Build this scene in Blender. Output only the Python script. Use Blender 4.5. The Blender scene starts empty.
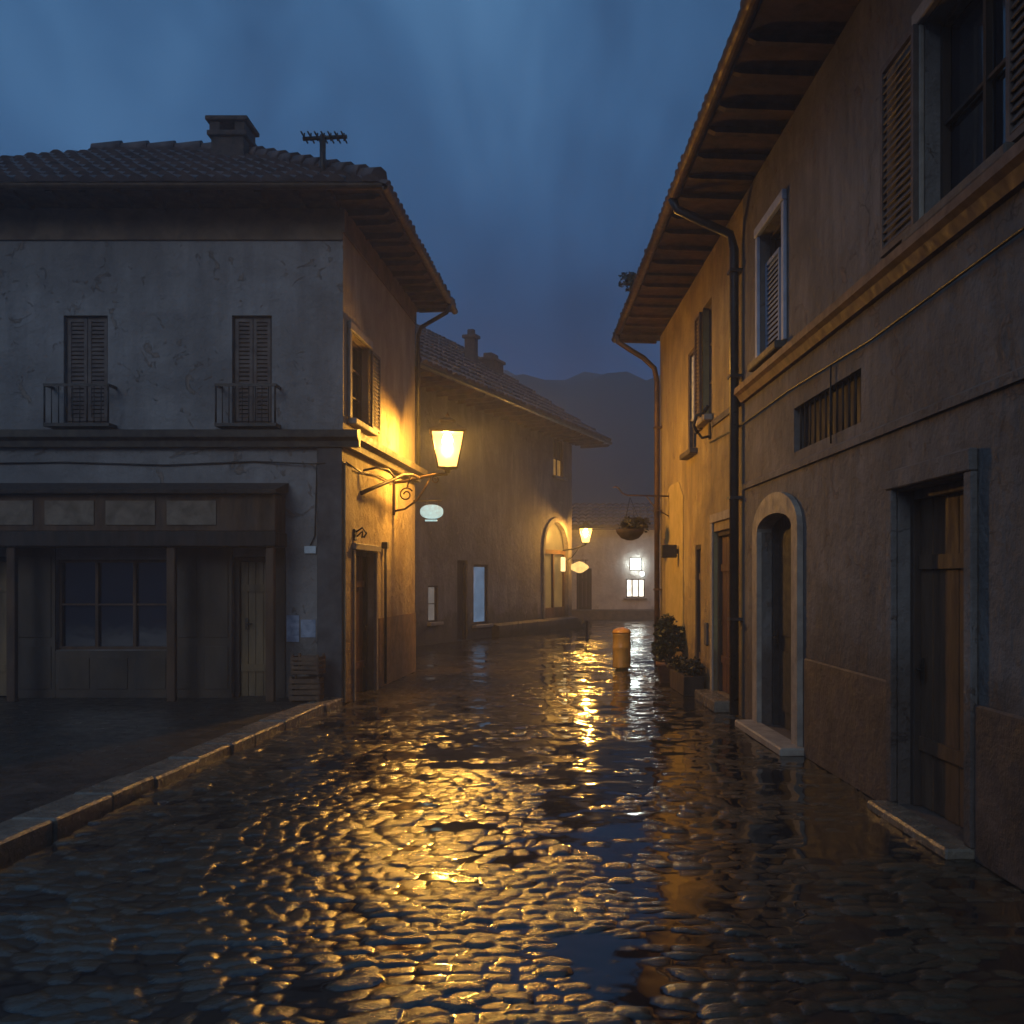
import bpy, bmesh, math, random
import numpy as np
from mathutils import Vector, Matrix
R = math.radians
random.seed(7)
S = bpy.context.scene
C = S.collection

# ------------------------------------------------------------------ camera
cam = bpy.data.cameras.new('camera'); co = bpy.data.objects.new('camera', cam); C.objects.link(co)
co.location = (0, 0, 1.7); co.rotation_euler = (R(90), 0, 0)
cam.lens = 36; cam.sensor_width = 36
cam.shift_x = -(565 - 512) / 1024; cam.shift_y = (580 - 512) / 1024
cam.clip_start = 0.05; cam.clip_end = 3000
S.camera = co
cy = S.cycles; cy.max_bounces = 5; cy.diffuse_bounces = 3; cy.glossy_bounces = 3; cy.transmission_bounces = 2; cy.volume_bounces = 1; cy.transparent_max_bounces = 6; cy.sample_clamp_indirect = 4; cy.caustics_reflective = False; cy.caustics_refractive = False
S.view_settings.view_transform = 'Standard'; S.view_settings.look = 'None'
S.view_settings.exposure = 0; S.view_settings.gamma = 1

# ------------------------------------------------------------------ world: dusk sky with clouds
W = bpy.data.worlds.new('World'); S.world = W; W.use_nodes = True
SUN_EL, SUN_ROT = 24, 200
def node(nt, t, **kw):
    n = nt.nodes.new(t)
    for k, v in kw.items():
        if k.startswith('i_'):
            key = k[2:].replace('_', ' ')
            n.inputs[int(key) if key.isdigit() else key].default_value = v
        else: setattr(n, k, v)
    return n
def ramp(nt, fac, stops, interp='LINEAR'):
    r = nt.nodes.new('ShaderNodeValToRGB'); r.color_ramp.interpolation = interp
    e = r.color_ramp.elements
    while len(e) < len(stops): e.new(0.5)
    for k, (p, c) in enumerate(stops):
        e[k].position = p; e[k].color = (c, c, c, 1) if isinstance(c, (int, float)) else (*c, 1)
    nt.links.new(fac, r.inputs[0]); return r.outputs[0]
def mixc(nt, fac, a, b, mode='MIX'):
    m = nt.nodes.new('ShaderNodeMix'); m.data_type = 'RGBA'; m.blend_type = mode
    for sock, v in ((m.inputs[0], fac), (m.inputs[6], a), (m.inputs[7], b)):
        if isinstance(v, (int, float)): sock.default_value = v
        elif isinstance(v, tuple): sock.default_value = (*v, 1)
        else: nt.links.new(v, sock)
    return m.outputs[2]
nt = W.node_tree; nt.nodes.clear()
tc = node(nt, 'ShaderNodeTexCoord')
sep = node(nt, 'ShaderNodeSeparateXYZ'); nt.links.new(tc.outputs['Generated'], sep.inputs[0])
mp = node(nt, 'ShaderNodeMapping'); mp.inputs['Scale'].default_value = (2.2, 1.6, 1.1); mp.inputs['Location'].default_value = (0.80, 0.1, 0.42)
nt.links.new(tc.outputs['Generated'], mp.inputs[0])
n1 = node(nt, 'ShaderNodeTexNoise', i_Scale=2.3, i_Detail=4.0, i_Roughness=0.44, i_Distortion=0.5); nt.links.new(mp.outputs[0], n1.inputs['Vector'])
cloud = ramp(nt, n1.outputs[0], [(0.34, (0.030, 0.082, 0.185)), (0.5, (0.056, 0.150, 0.310)), (0.66, (0.098, 0.235, 0.440))])
grad = ramp(nt, sep.outputs[2], [(0.0, (0.10, 0.13, 0.20)), (0.20, (0.26, 0.33, 0.48)), (0.38, (0.76, 0.80, 0.86)), (0.52, (1.0, 1.0, 1.0)), (1.0, (1.0, 1.0, 1.0))])
skyc = mixc(nt, 1.0, cloud, grad, 'MULTIPLY')
sky = node(nt, 'ShaderNodeTexSky', sky_type='NISHITA', sun_disc=False)
sky.sun_elevation = R(-4); sky.sun_rotation = R(SUN_ROT)
skn = mixc(nt, 1.0, sky.outputs[0], (0.06, 0.06, 0.06), 'MULTIPLY')
tot = mixc(nt, 1.0, skyc, skn, 'ADD')
bg = node(nt, 'ShaderNodeBackground'); bg.inputs[1].default_value = 1.0
nt.links.new(tot, bg.inputs[0])
wo = node(nt, 'ShaderNodeOutputWorld'); nt.links.new(bg.outputs[0], wo.inputs[0])

# last weak light of the overcast evening, from behind the viewer
sl = bpy.data.lights.new('dusk_sun', 'SUN'); sl.energy = 0.52; sl.angle = R(25); sl.color = (0.72, 0.84, 1.0)
so = bpy.data.objects.new('dusk_sun', sl); C.objects.link(so)
d = Vector((math.sin(R(-18)) * -1 * math.cos(R(SUN_EL)), math.cos(R(-18)) * math.cos(R(SUN_EL)), -math.sin(R(SUN_EL))))
so.rotation_euler = d.to_track_quat('-Z', 'Y').to_euler()

# ------------------------------------------------------------------ materials
def newmat(name):
    m = bpy.data.materials.new(name); m.use_nodes = True
    nt = m.node_tree; b = nt.nodes['Principled BSDF']; return m, nt, b
def pos(nt, scale=(1, 1, 1)):
    g = nt.nodes.new('ShaderNodeNewGeometry'); mp = nt.nodes.new('ShaderNodeMapping'); mp.inputs['Scale'].default_value = scale
    nt.links.new(g.outputs['Position'], mp.inputs[0]); return mp.outputs[0]
def noise(nt, vec, scale, detail=5, rough=0.55, dist=0.0):
    n = node(nt, 'ShaderNodeTexNoise', i_Scale=scale, i_Detail=detail, i_Roughness=rough, i_Distortion=dist)
    nt.links.new(vec, n.inputs['Vector']); return n.outputs[0]
def bump(nt, b, h, strength, dist=0.02, prev=None):
    bp = node(nt, 'ShaderNodeBump', i_Strength=strength, i_Distance=dist); nt.links.new(h, bp.inputs['Height'])
    if prev is not None: nt.links.new(prev, bp.inputs['Normal'])
    nt.links.new(bp.outputs[0], b.inputs['Normal']); return bp.outputs[0]
def node_color(nt, vec, scale):
    n = node(nt, 'ShaderNodeTexNoise', i_Scale=scale, i_Detail=4.0); nt.links.new(vec, n.inputs['Vector']); return n.outputs['Color']
def plaster(name, base, dark, light, damp, rough=0.85, damp_h=1.1, brick=None):
    m, nt, b = newmat(name)
    p = pos(nt); ps = pos(nt, (1, 1, 0.22)); pf = pos(nt, (1, 1, 1))
    c = ramp(nt, noise(nt, p, 0.9, 7, 0.62, 0.6), [(0.32, dark), (0.5, base), (0.66, light)])
    st = ramp(nt, noise(nt, ps, 3.4, 6, 0.65), [(0.40, 0.0), (0.68, 1.0)])
    stf = node(nt, 'ShaderNodeMath', operation='MULTIPLY'); stf.inputs[1].default_value = 0.8; nt.links.new(st, stf.inputs[0])
    c = mixc(nt, stf.outputs[0], c, dark)
    # blotches where the paint has worn away
    bl = ramp(nt, noise(nt, p, 2.7, 8, 0.7, 1.2), [(0.60, 0.0), (0.63, 1.0)])
    blf = node(nt, 'ShaderNodeMath', operation='MULTIPLY'); blf.inputs[1].default_value = 0.6; nt.links.new(bl, blf.inputs[0])
    c = mixc(nt, blf.outputs[0], c, brick or light)
    vo = node(nt, 'ShaderNodeTexVoronoi', feature='DISTANCE_TO_EDGE', i_Scale=0.9)
    wv = mixc(nt, 0.5, p, node_color(nt, p, 2.2)); nt.links.new(wv, vo.inputs['Vector'])
    crk = ramp(nt, vo.outputs['Distance'], [(0.0, 1.0), (0.007, 0.0)])
    cm = ramp(nt, noise(nt, p, 0.55, 3), [(0.60, 0.0), (0.66, 0.8)]); crk = mixc(nt, 1.0, crk, cm, 'MULTIPLY')
    c = mixc(nt, crk, c, tuple(x * .35 for x in dark))
    # rising damp
    g = nt.nodes.new('ShaderNodeNewGeometry'); sp = nt.nodes.new('ShaderNodeSeparateXYZ'); nt.links.new(g.outputs['Position'], sp.inputs[0])
    ad = node(nt, 'ShaderNodeMath', operation='MULTIPLY_ADD'); ad.inputs[1].default_value = 1.5
    nt.links.new(noise(nt, p, 2.0, 5, 0.6), ad.inputs[0]); nt.links.new(sp.outputs[2], ad.inputs[2])
    dm = ramp(nt, ad.outputs[0], [(0.0, 0.85), (0.95, 0.75), (1.0, 0.0)])
    sc = node(nt, 'ShaderNodeMath', operation='DIVIDE'); sc.inputs[1].default_value = damp_h + 0.75
    nt.links.new(ad.outputs[0], sc.inputs[0]); nt.links.new(sc.outputs[0], dm.node.inputs[0])
    dm.node.color_ramp.elements[1].position = 0.8
    c = mixc(nt, dm, c, damp)
    nt.links.new(c, b.inputs['Base Color'])
    b.inputs['Roughness'].default_value = rough
    n0 = bump(nt, b, noise(nt, pf, 38, 6, 0.7), 0.35, 0.01)
    n1 = bump(nt, b, noise(nt, pf, 5.5, 6, 0.62), 0.7, 0.07, n0)
    bump(nt, b, bl, 0.9, 0.012, n1)
    return m
def simple(name, c1, c2, scale=6, rough=0.6, metal=0.0, bs=0.3, stretch=(1, 1, 1), spec=0.5, bdist=0.01):
    m, nt, b = newmat(name); p = pos(nt, stretch)
    f = noise(nt, p, scale, 6, 0.6, 0.4)
    nt.links.new(ramp(nt, f, [(0.35, c1), (0.65, c2)]), b.inputs['Base Color'])
    nt.links.new(ramp(nt, noise(nt, p, scale * 2.3, 4), [(0.3, max(0.05, rough - 0.15)), (0.7, min(1, rough + 0.15))]), b.inputs['Roughness'])
    b.inputs['Metallic'].default_value = metal; b.inputs['Specular IOR Level'].default_value = spec
    bump(nt, b, noise(nt, p, scale * 5, 5, 0.65), bs, bdist); return m
def emit(name, col, strength, vary=0.25, scale=9):
    m, nt, b = newmat(name)
    f = noise(nt, pos(nt), scale, 3)
    c = ramp(nt, f, [(0.3, tuple(x * (1 - vary) for x in col)), (0.7, col)])
    nt.links.new(c, b.inputs['Emission Color']); b.inputs['Emission Strength'].default_value = strength
    b.inputs['Base Color'].default_value = (0.05, 0.05, 0.05, 1); b.inputs['Roughness'].default_value = 0.4
    return m
def glass_dark(name, c=(0.012, 0.016, 0.024), rough=0.08):
    m, nt, b = newmat(name)
    b.inputs['Base Color'].default_value = (*c, 1); b.inputs['Roughness'].default_value = rough
    b.inputs['IOR'].default_value = 1.6
    bump(nt, b, noise(nt, pos(nt), 3, 2), 0.12, 0.02); return m
M = {}
M['plaster_grey'] = plaster('grey_plaster', (0.26, 0.235, 0.215), (0.17, 0.155, 0.145), (0.33, 0.30, 0.28), (0.10, 0.085, 0.07), brick=(0.24, 0.17, 0.12))
M['plaster_side'] = plaster('ochre_grey_plaster', (0.40, 0.31, 0.19), (0.28, 0.20, 0.12), (0.48, 0.39, 0.26), (0.20, 0.13, 0.07), damp_h=1.2, brick=(0.36, 0.25, 0.14))
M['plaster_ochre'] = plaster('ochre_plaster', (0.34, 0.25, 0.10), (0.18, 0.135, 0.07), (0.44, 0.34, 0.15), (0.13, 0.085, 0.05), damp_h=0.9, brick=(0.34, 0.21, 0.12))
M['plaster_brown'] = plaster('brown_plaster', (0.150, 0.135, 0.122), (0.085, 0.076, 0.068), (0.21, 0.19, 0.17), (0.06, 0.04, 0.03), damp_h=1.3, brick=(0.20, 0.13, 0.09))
M['plaster_mid'] = plaster('faded_umber_plaster', (0.19, 0.172, 0.168), (0.11, 0.10, 0.098), (0.27, 0.245, 0.232), (0.05, 0.04, 0.03), damp_h=0.9)
M['plaster_far'] = plaster('mist_paled_plaster', (0.52, 0.47, 0.44), (0.38, 0.34, 0.32), (0.60, 0.55, 0.51), (0.05, 0.04, 0.03), damp_h=0.5)  # wall colour raised to carry the paleness of the mist
M['stone'] = simple('weathered_stone', (0.20, 0.17, 0.14), (0.34, 0.29, 0.23), 5, 0.7, bs=0.5)
M['stone_dark'] = simple('dark_wet_stone', (0.045, 0.035, 0.028), (0.11, 0.085, 0.06), 5, 0.6, bs=0.6)
M['kerb'] = simple('wet_kerb_stone', (0.10, 0.085, 0.065), (0.22, 0.18, 0.13), 6, 0.22, bs=0.6, bdist=0.02)
M['pilaster'] = simple('charcoal_stone', (0.045, 0.043, 0.045), (0.10, 0.095, 0.095), 3, 0.75, bs=0.5)
M['wood_brown'] = simple('brown_timber', (0.05, 0.025, 0.012), (0.13, 0.065, 0.03), 5, 0.8, bs=0.5, stretch=(1, 1, 0.25))
M['wood_soffit'] = simple('old_rafter_timber', (0.022, 0.011, 0.006), (0.10, 0.046, 0.018), 4, 0.8, bs=0.5)
M['wood_dark'] = simple('dark_timber', (0.018, 0.012, 0.009), (0.05, 0.03, 0.02), 6, 0.85, bs=0.4, stretch=(1, 1, 0.2))
M['wood_black'] = simple('near_black_door_paint', (0.006, 0.006, 0.007), (0.016, 0.015, 0.015), 6, 0.8, bs=0.3)
M['wood_red'] = simple('red_brown_door_paint', (0.045, 0.018, 0.012), (0.10, 0.038, 0.022), 6, 0.55, bs=0.3, stretch=(1, 1, 0.2))
M['wood_ochre'] = simple('worn_ochre_door_paint', (0.07, 0.045, 0.02), (0.22, 0.13, 0.05), 4, 0.65, bs=0.4, stretch=(1, 1, 0.2))
M['shutter_blue'] = simple('pale_blue_shutter_paint', (0.16, 0.22, 0.32), (0.27, 0.35, 0.47), 4, 0.6, bs=0.3, stretch=(1, 1, 0.3))
M['frame_blue'] = simple('pale_blue_grey_stone', (0.30, 0.35, 0.44), (0.44, 0.49, 0.58), 5, 0.65)
M['shutter_brown'] = simple('faded_brown_shutter_paint', (0.06, 0.04, 0.032), (0.13, 0.095, 0.075), 5, 0.65)
M['tile'] = simple('old_roof_tile', (0.045, 0.032, 0.032), (0.12, 0.08, 0.07), 3, 0.7, bs=0.6)
M['iron'] = simple('black_iron', (0.014, 0.013, 0.012), (0.04, 0.034, 0.028), 12, 0.42, metal=0.5)
M['pipe'] = simple('dark_painted_downpipe', (0.018, 0.018, 0.02), (0.045, 0.042, 0.042), 5, 0.4, metal=0.3)
M['copper'] = simple('aged_copper', (0.05, 0.028, 0.015), (0.12, 0.065, 0.03), 5, 0.6, metal=0.4)
M['glass'] = glass_dark('dark_glass')
M['brick'] = simple('sooty_chimney_brick', (0.03, 0.022, 0.018), (0.09, 0.055, 0.04), 7, 0.85, bs=0.6)
M['paper'] = simple('faded_poster_paper', (0.20, 0.24, 0.31), (0.42, 0.46, 0.54), 8, 0.8, bs=0.1)
M['white_metal'] = simple('white_enamel', (0.50, 0.52, 0.52), (0.66, 0.70, 0.69), 6, 0.3, bs=0.05)
M['crate'] = simple('wet_crate_wood', (0.06, 0.03, 0.014), (0.16, 0.08, 0.035), 8, 0.6, bs=0.4)
M['bin'] = simple('ochre_bin_paint', (0.28, 0.17, 0.03), (0.42, 0.26, 0.06), 4, 0.4, bs=0.2)
M['bin_lid_lit'] = simple('lit_orange_bin_lid', (0.55, 0.26, 0.04), (0.75, 0.40, 0.08), 6, 0.3, bs=0.1)  # bright orange puts the lamplight on the lid into its colour
M['terracotta'] = simple('terracotta', (0.12, 0.055, 0.03), (0.22, 0.10, 0.055), 7, 0.7)
M['soil'] = simple('wet_soil', (0.012, 0.009, 0.007), (0.03, 0.02, 0.014), 15, 0.8)
M['leaf'] = simple('dark_leaf', (0.008, 0.014, 0.007), (0.025, 0.038, 0.015), 9, 0.45, bs=0.1)
M['leaf_dry'] = simple('brown_green_leaf', (0.010, 0.011, 0.005), (0.035, 0.03, 0.012), 9, 0.5, bs=0.1)
M['hill'] = simple('wooded_hillside', (0.010, 0.014, 0.012), (0.024, 0.032, 0.024), 0.08, 0.95, bs=0.3)
def lampglass(name, col, strength, trans):
    m, nt, b = newmat(name); o = [n for n in nt.nodes if n.type == 'OUTPUT_MATERIAL'][0]
    b.inputs['Base Color'].default_value = (.04, .025, .01, 1); b.inputs['Roughness'].default_value = .3; b.inputs['Emission Color'].default_value = (*col, 1); b.inputs['Emission Strength'].default_value = strength
    tr = nt.nodes.new('ShaderNodeBsdfTransparent'); tr.inputs[0].default_value = (1, .93, .8, 1); mx = nt.nodes.new('ShaderNodeMixShader'); mx.inputs[0].default_value = 1 - trans
    nt.links.new(tr.outputs[0], mx.inputs[1]); nt.links.new(b.outputs[0], mx.inputs[2]); nt.links.new(mx.outputs[0], o.inputs[0]); return m
M['lamp_glass'] = lampglass('lit_lamp_glass', (1.0, 0.56, 0.17), 3.2, .5)
M['bulb'] = emit('lamp_bulb', (1.0, 0.52, 0.09), 3900, 0.0)
M['bulb_far'] = emit('far_lamp_bulb', (1.0, 0.52, 0.095), 4400, 0.0)
M['lamp_glass_far'] = lampglass('lit_far_lamp_glass', (1.0, 0.56, 0.17), 4.0, .5)
M['sign_amber'] = emit('lit_amber_sign', (1.0, 0.62, 0.2), 1.6, 0.4, 6)
M['win_gold'] = emit('lit_gold_glass', (1.0, 0.55, 0.14), 0.20, 0.55, 2.2)
M['win_gold_small'] = emit('lit_amber_window', (1.0, 0.50, 0.10), 0.32, 0.5, 4)
M['win_blue'] = emit('curtained_blue_glass', (0.36, 0.62, 1.0), 0.26, 0.35, 3)
M['win_pale'] = emit('curtained_pale_glass', (1.0, 0.88, 0.80), 0.14, 0.3, 4)
M['white_lit'] = emit('white_lit_panel', (0.86, 1.0, 0.96), 26, 0.1)
M['shop_lit'] = emit('lit_shop_window', (1.0, 0.90, 0.74), 3.6, 0.8, 2.6)

# ------------------------------------------------------------------ mesh helpers
class Frame:
    """local (u along wall, d outward, z up)"""
    def __init__(s, p0, p1, flip=False, z0=0.0):
        v = Vector((p1[0] - p0[0], p1[1] - p0[1])); s.L = v.length; v.normalize()
        s.o = Vector((p0[0], p0[1], z0)); s.U = Vector((v.x, v.y, 0)); s.N = Vector((v.y, -v.x, 0)) * (-1 if flip else 1)
    def __call__(s, u, d, z): return s.o + s.U * u + s.N * d + Vector((0, 0, z))
WORLD = Frame((0, 0), (1, 0)); WORLD.N = Vector((0, 1, 0))
class MB:
    def __init__(s, fr=WORLD): s.v = []; s.f = []; s.fr = fr; s.sm = set()
    def add(s, vs, fs, smooth=False):
        b = len(s.v); s.v += [Vector(x) for x in vs]
        for f in fs:
            if smooth: s.sm.add(len(s.f))
            s.f.append([b + i for i in f])
        return s
    def box(s, u0, u1, d0, d1, z0, z1):
        P = [s.fr(u, d, z) for z in (z0, z1) for (u, d) in ((u0, d0), (u1, d0), (u1, d1), (u0, d1))]
        return s.add(P, [(0, 1, 2, 3), (4, 5, 6, 7), (0, 1, 5, 4), (1, 2, 6, 5), (2, 3, 7, 6), (3, 0, 4, 7)])
    def prism(s, poly, d0, d1):
        """poly in (u,z) extruded along d"""
        n = len(poly)
        P = [s.fr(u, d0, z) for u, z in poly] + [s.fr(u, d1, z) for u, z in poly]
        return s.add(P, [tuple(range(n)), tuple(range(n, 2 * n))] + [(i, (i + 1) % n, n + (i + 1) % n, n + i) for i in range(n)])
    def prof(s, poly, u0, u1):
        """profile in (d,z) swept along u"""
        n = len(poly)
        P = [s.fr(u0, d, z) for d, z in poly] + [s.fr(u1, d, z) for d, z in poly]
        return s.add(P, [tuple(range(n)), tuple(range(n, 2 * n))] + [(i, (i + 1) % n, n + (i + 1) % n, n + i) for i in range(n)])
    def tube(s, pts, r, n=10, raw=False):
        """pts in frame coords (or raw world)"""
        P = [Vector(p) if raw else s.fr(*p) for p in pts]; rs = r if isinstance(r, (list, tuple)) else [r] * len(P)
        vs = []; up = None
        for i, p in enumerate(P):
            t = (P[min(i + 1, len(P) - 1)] - P[max(i - 1, 0)]).normalized()
            if up is None:
                up = Vector((0, 0, 1)) if abs(t.z) < 0.9 else Vector((1, 0, 0))
            a = (up - t * up.dot(t)).normalized(); up = a; b = t.cross(a)
            vs += [p + (a * math.cos(2 * math.pi * k / n) + b * math.sin(2 * math.pi * k / n)) * rs[i] for k in range(n)]
        fs = [(i * n + k, i * n + (k + 1) % n, (i + 1) * n + (k + 1) % n, (i + 1) * n + k) for i in range(len(P) - 1) for k in range(n)]
        b0 = len(s.v); s.add(vs, fs, True); s.f.append([b0 + k for k in range(n)]); s.f.append([b0 + (len(P) - 1) * n + k for k in range(n)])
        return s
    def lathe(s, c, prof, n=20, rot=0.0, smooth=True):
        vs = [(c[0] + r * math.cos(rot + 2 * math.pi * k / n), c[1] + r * math.sin(rot + 2 * math.pi * k / n), c[2] + z) for r, z in prof for k in range(n)]
        m = len(prof)
        fs = [(i * n + k, i * n + (k + 1) % n, (i + 1) * n + (k + 1) % n, (i + 1) * n + k) for i in range(m - 1) for k in range(n)]
        b0 = len(s.v); s.add(vs, fs, smooth); s.f.append([b0 + k for k in range(n)]); s.f.append([b0 + (m - 1) * n + k for k in range(n)])
        return s
    def build(s, name, mat, parent=None, bevel=0.0):
        lo = Vector([min(v[i] for v in s.v) for i in range(3)]); hi = Vector([max(v[i] for v in s.v) for i in range(3)])
        c = (lo + hi) / 2; c.z = lo.z
        me = bpy.data.meshes.new(name); me.from_pydata([v - c for v in s.v], [], s.f)
        bm = bmesh.new(); bm.from_mesh(me)
        bm.faces.ensure_lookup_table()
        for i in s.sm: bm.faces[i].smooth = True
        bmesh.ops.recalc_face_normals(bm, faces=bm.faces)
        if bevel:
            es = [e for e in bm.edges if len(e.link_faces) == 2 and e.calc_face_angle(0) > 0.6]
            bmesh.ops.bevel(bm, geom=es, offset=bevel, segments=1, affect='EDGES')
        bm.to_mesh(me); bm.free(); me.materials.append(mat)
        o = bpy.data.objects.new(name, me); C.objects.link(o)
        wl = c
        if parent is not None:
            o.parent = parent; o.location = wl - wloc(parent)
        else: o.location = wl
        return o
def wloc(o):
    l = Vector(o.location)
    while o.parent: o = o.parent; l += Vector(o.location)
    return l
def thing(name, loc, label, cat, group=None):
    o = bpy.data.objects.new(name, None); C.objects.link(o); o.location = loc; o.empty_display_size = 0.2
    o['label'] = label; o['category'] = cat
    if group: o['group'] = group
    return o
def tag(o, label, cat, group=None):
    o['label'] = label; o['category'] = cat
    if group: o['group'] = group
    return o
def struct(o, kind='structure'): o['kind'] = kind; return o
def copy_tree(o, parent=None):
    c = o.copy(); C.objects.link(c)
    if parent is not None: c.parent = parent
    for ch in list(o.children): copy_tree(ch, c)
    return c

def holed(mb, u0, u1, z0, z1, holes, depth, d=0.0):
    """wall sheet with real openings and reveals"""
    us = sorted({u0, u1, *[h[0] for h in holes], *[h[1] for h in holes]}); zs = sorted({z0, z1, *[h[2] for h in holes], *[h[3] for h in holes]})
    fr = mb.fr
    def inh(a, b, c, e): return any(h[0] - 1e-6 <= a and b <= h[1] + 1e-6 and h[2] - 1e-6 <= c and e <= h[3] + 1e-6 for h in holes)
    for a, b in zip(us, us[1:]):
        for c, e in zip(zs, zs[1:]):
            if not inh(a, b, c, e): mb.add([fr(a, d, c), fr(b, d, c), fr(b, d, e), fr(a, d, e)], [(0, 1, 2, 3)])
    for a, b, c, e in holes:
        D = d - depth
        for q in ([(a, c), (a, e)], [(b, c), (b, e)], [(a, e), (b, e)], [(a, c), (b, c)]):
            (x0, y0), (x1, y1) = q
            mb.add([fr(x0, d, y0), fr(x1, d, y1), fr(x1, D, y1), fr(x0, D, y0)], [(0, 1, 2, 3)])
        mb.add([fr(a, D, c), fr(b, D, c), fr(b, D, e), fr(a, D, e)], [(0, 1, 2, 3)])

def window(fr, house, h, depth=0.16, pane='glass', fmat='wood_brown', cols=2, rows=3, sill=None, sur=None, shut=None, shut_half=None, bar=0.04, lab=None):
    u0, u1, z0, z1 = h; f = MB(fr); D0, D1 = -depth + 0.03, -depth + 0.085
    f.box(u0, u0 + bar, D0, D1, z0, z1).box(u1 - bar, u1, D0, D1, z0, z1).box(u0 + bar, u1 - bar, D0, D1, z0, z0 + bar).box(u0 + bar, u1 - bar, D0, D1, z1 - bar, z1)
    for i in range(1, cols):
        u = u0 + (u1 - u0) * i / cols; f.box(u - bar * .5, u + bar * .5, D0 + .006, D1 - .004, z0 + bar, z1 - bar)
    for j in range(1, rows):
        z = z0 + (z1 - z0) * j / rows; f.box(u0 + bar, u1 - bar, D0 + .012, D1 - .012, z - bar * .3, z + bar * .3)
    w = f.build('window', M[fmat], house)
    if lab: w['label'] = lab
    MB(fr).box(u0 + .004, u1 - .004, -depth + 0.008, -depth + 0.026, z0 + .004, z1 - .004).build('pane', M[pane], w)
    if sill: MB(fr).box(u0 - .1, u1 + .1, 0.002, 0.13, z0 - .09, z0 - .004).build('sill', M[sill], w, 0.012)
    if sur:
        t = 0.11; s = MB(fr)
        s.box(u0 - t, u0 - .002, 0.002, 0.04, z0, z1).box(u1 + .002, u1 + t, 0.002, 0.04, z0, z1).box(u0 - t, u1 + t, 0.002, 0.055, z1 + .003, z1 + t)
        s.build('surround', M[sur], w, 0.008)
    if shut:
        wd = (u1 - u0) / 2
        for sgn, a, b in ((-1, u0 - wd, u0 - .01), (1, u1 + .01, u1 + wd)):
            shutter_mb(fr, a, b, 0.045, z0, z1).build('shutter', M[shut], w)
    return w
def shutter_mb(fr, a, b, d, z0, z1):
    s = MB(fr); e = 0.045
    s.box(a, a + e, d, d + .035, z0, z1).box(b - e, b, d, d + .035, z0, z1).box(a + e, b - e, d, d + .035, z0, z0 + e).box(a + e, b - e, d, d + .035, z1 - e, z1)
    n = int((z1 - z0) / 0.06)
    for k in range(n):
        z = z0 + e + (z1 - z0 - 2 * e) * (k + .5) / n
        s.prof([(d + .004, z + .02), (d + .010, z + .026), (d + .032, z - .018), (d + .026, z - .024)], a + e, b - e)
    return s
def door(fr, house, h, depth=0.2, mat='wood_red', planks=5, handle=True, frame='wood_dark', step=None, lab=None, panels=False):
    u0, u1, z0, z1 = h; m = MB(fr); t = 0.07; D = -depth
    a, b = u0 + t, u1 - t
    if panels:
        m.box(a, b, D + .01, D + .045, z0 + .01, z1 - t)
        for i in range(2):
            for (q0, q1) in ((0.08, 0.36), (0.42, 0.92)):
                x0 = a + (b - a) * (0.08 + 0.46 * i); x1 = x0 + (b - a) * 0.38
                zz0 = z0 + (z1 - z0) * q0; zz1 = z0 + (z1 - t - z0) * q1
                m.box(x0, x1, D + .045, D + .062, zz0, zz1)
    else:
        for i in range(planks):
            x0 = a + (b - a) * i / planks; x1 = a + (b - a) * (i + 1) / planks
            m.box(x0 + .004, x1 - .004, D + .01, D + .05 + random.uniform(0, .008), z0 + .01, z1 - t)
        for zz in (0.18, 0.75): z = z0 + (z1 - z0) * zz; m.box(a + .01, b - .01, D + .06, D + .078, z, z + .1)
    dr = m.build('door', M[mat], house)
    if lab: dr['label'] = lab
    f = MB(fr).box(u0, u0 + t, D + .01, D + .11, z0, z1).box(u1 - t, u1, D + .01, D + .11, z0, z1).box(u0 + t, u1 - t, D + .01, D + .11, z1 - t, z1)
    f.build('door_frame', M[frame], dr, 0.006)
    if handle:
        zc = z0 + 1.0; uu = b - .09
        hm = MB(fr).box(uu - .02, uu + .02, D + .078, D + .088, zc - .08, zc + .08); hm.tube([(uu, D + .088, zc), (uu, D + .125, zc), (uu - .09, D + .125, zc)], .009, 6)
        hm.build('handle', M['iron'], dr)
    if step: MB(fr).box(u0 - .1, u1 + .1, -.001, step, 0, z0 + .012).build('doorstep', M['kerb'], dr, 0.015)
    return dr

def tile_slope(mb, e0, e1, up, lenf, w=0.21, step=0.38):
    """half round tiles: eave from e0 to e1, columns run along `up` for lenf(t) metres"""
    e0, e1, up = Vector(e0), Vector(e1), Vector(up).normalized(); ax = (e1 - e0); L = ax.length; ax.normalize(); nrm = ax.cross(up).normalized()
    if nrm.z < 0: nrm = -nrm
    n = int(L / w)
    for i in range(n):
        t = (i + .5) / n; ln = lenf(t); c0 = e0 + ax * (L * t); k = 0; s = -0.06 + random.uniform(-.02, .02)
        while s < ln:
            s1 = min(s + step + .05, ln + .02); j = random.uniform(-.012, .012); ro, ri = w * .56, w * .44
            vs = []
            for (ss, r, lift) in ((s, ro, .035 + random.uniform(0, .012)), (s1, ri, .0)):
                for q in range(6):
                    a = math.pi * q / 5; vs.append(c0 + up * ss + ax * (j + math.cos(a) * r) + nrm * (lift + math.sin(a) * r * .75))
            mb.add(vs, [(q, q + 1, 7 + q, 6 + q) for q in range(5)] + [(0, 1, 2, 3, 4, 5)], False); s += step
    # the deck under the tiles
    return mb

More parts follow.
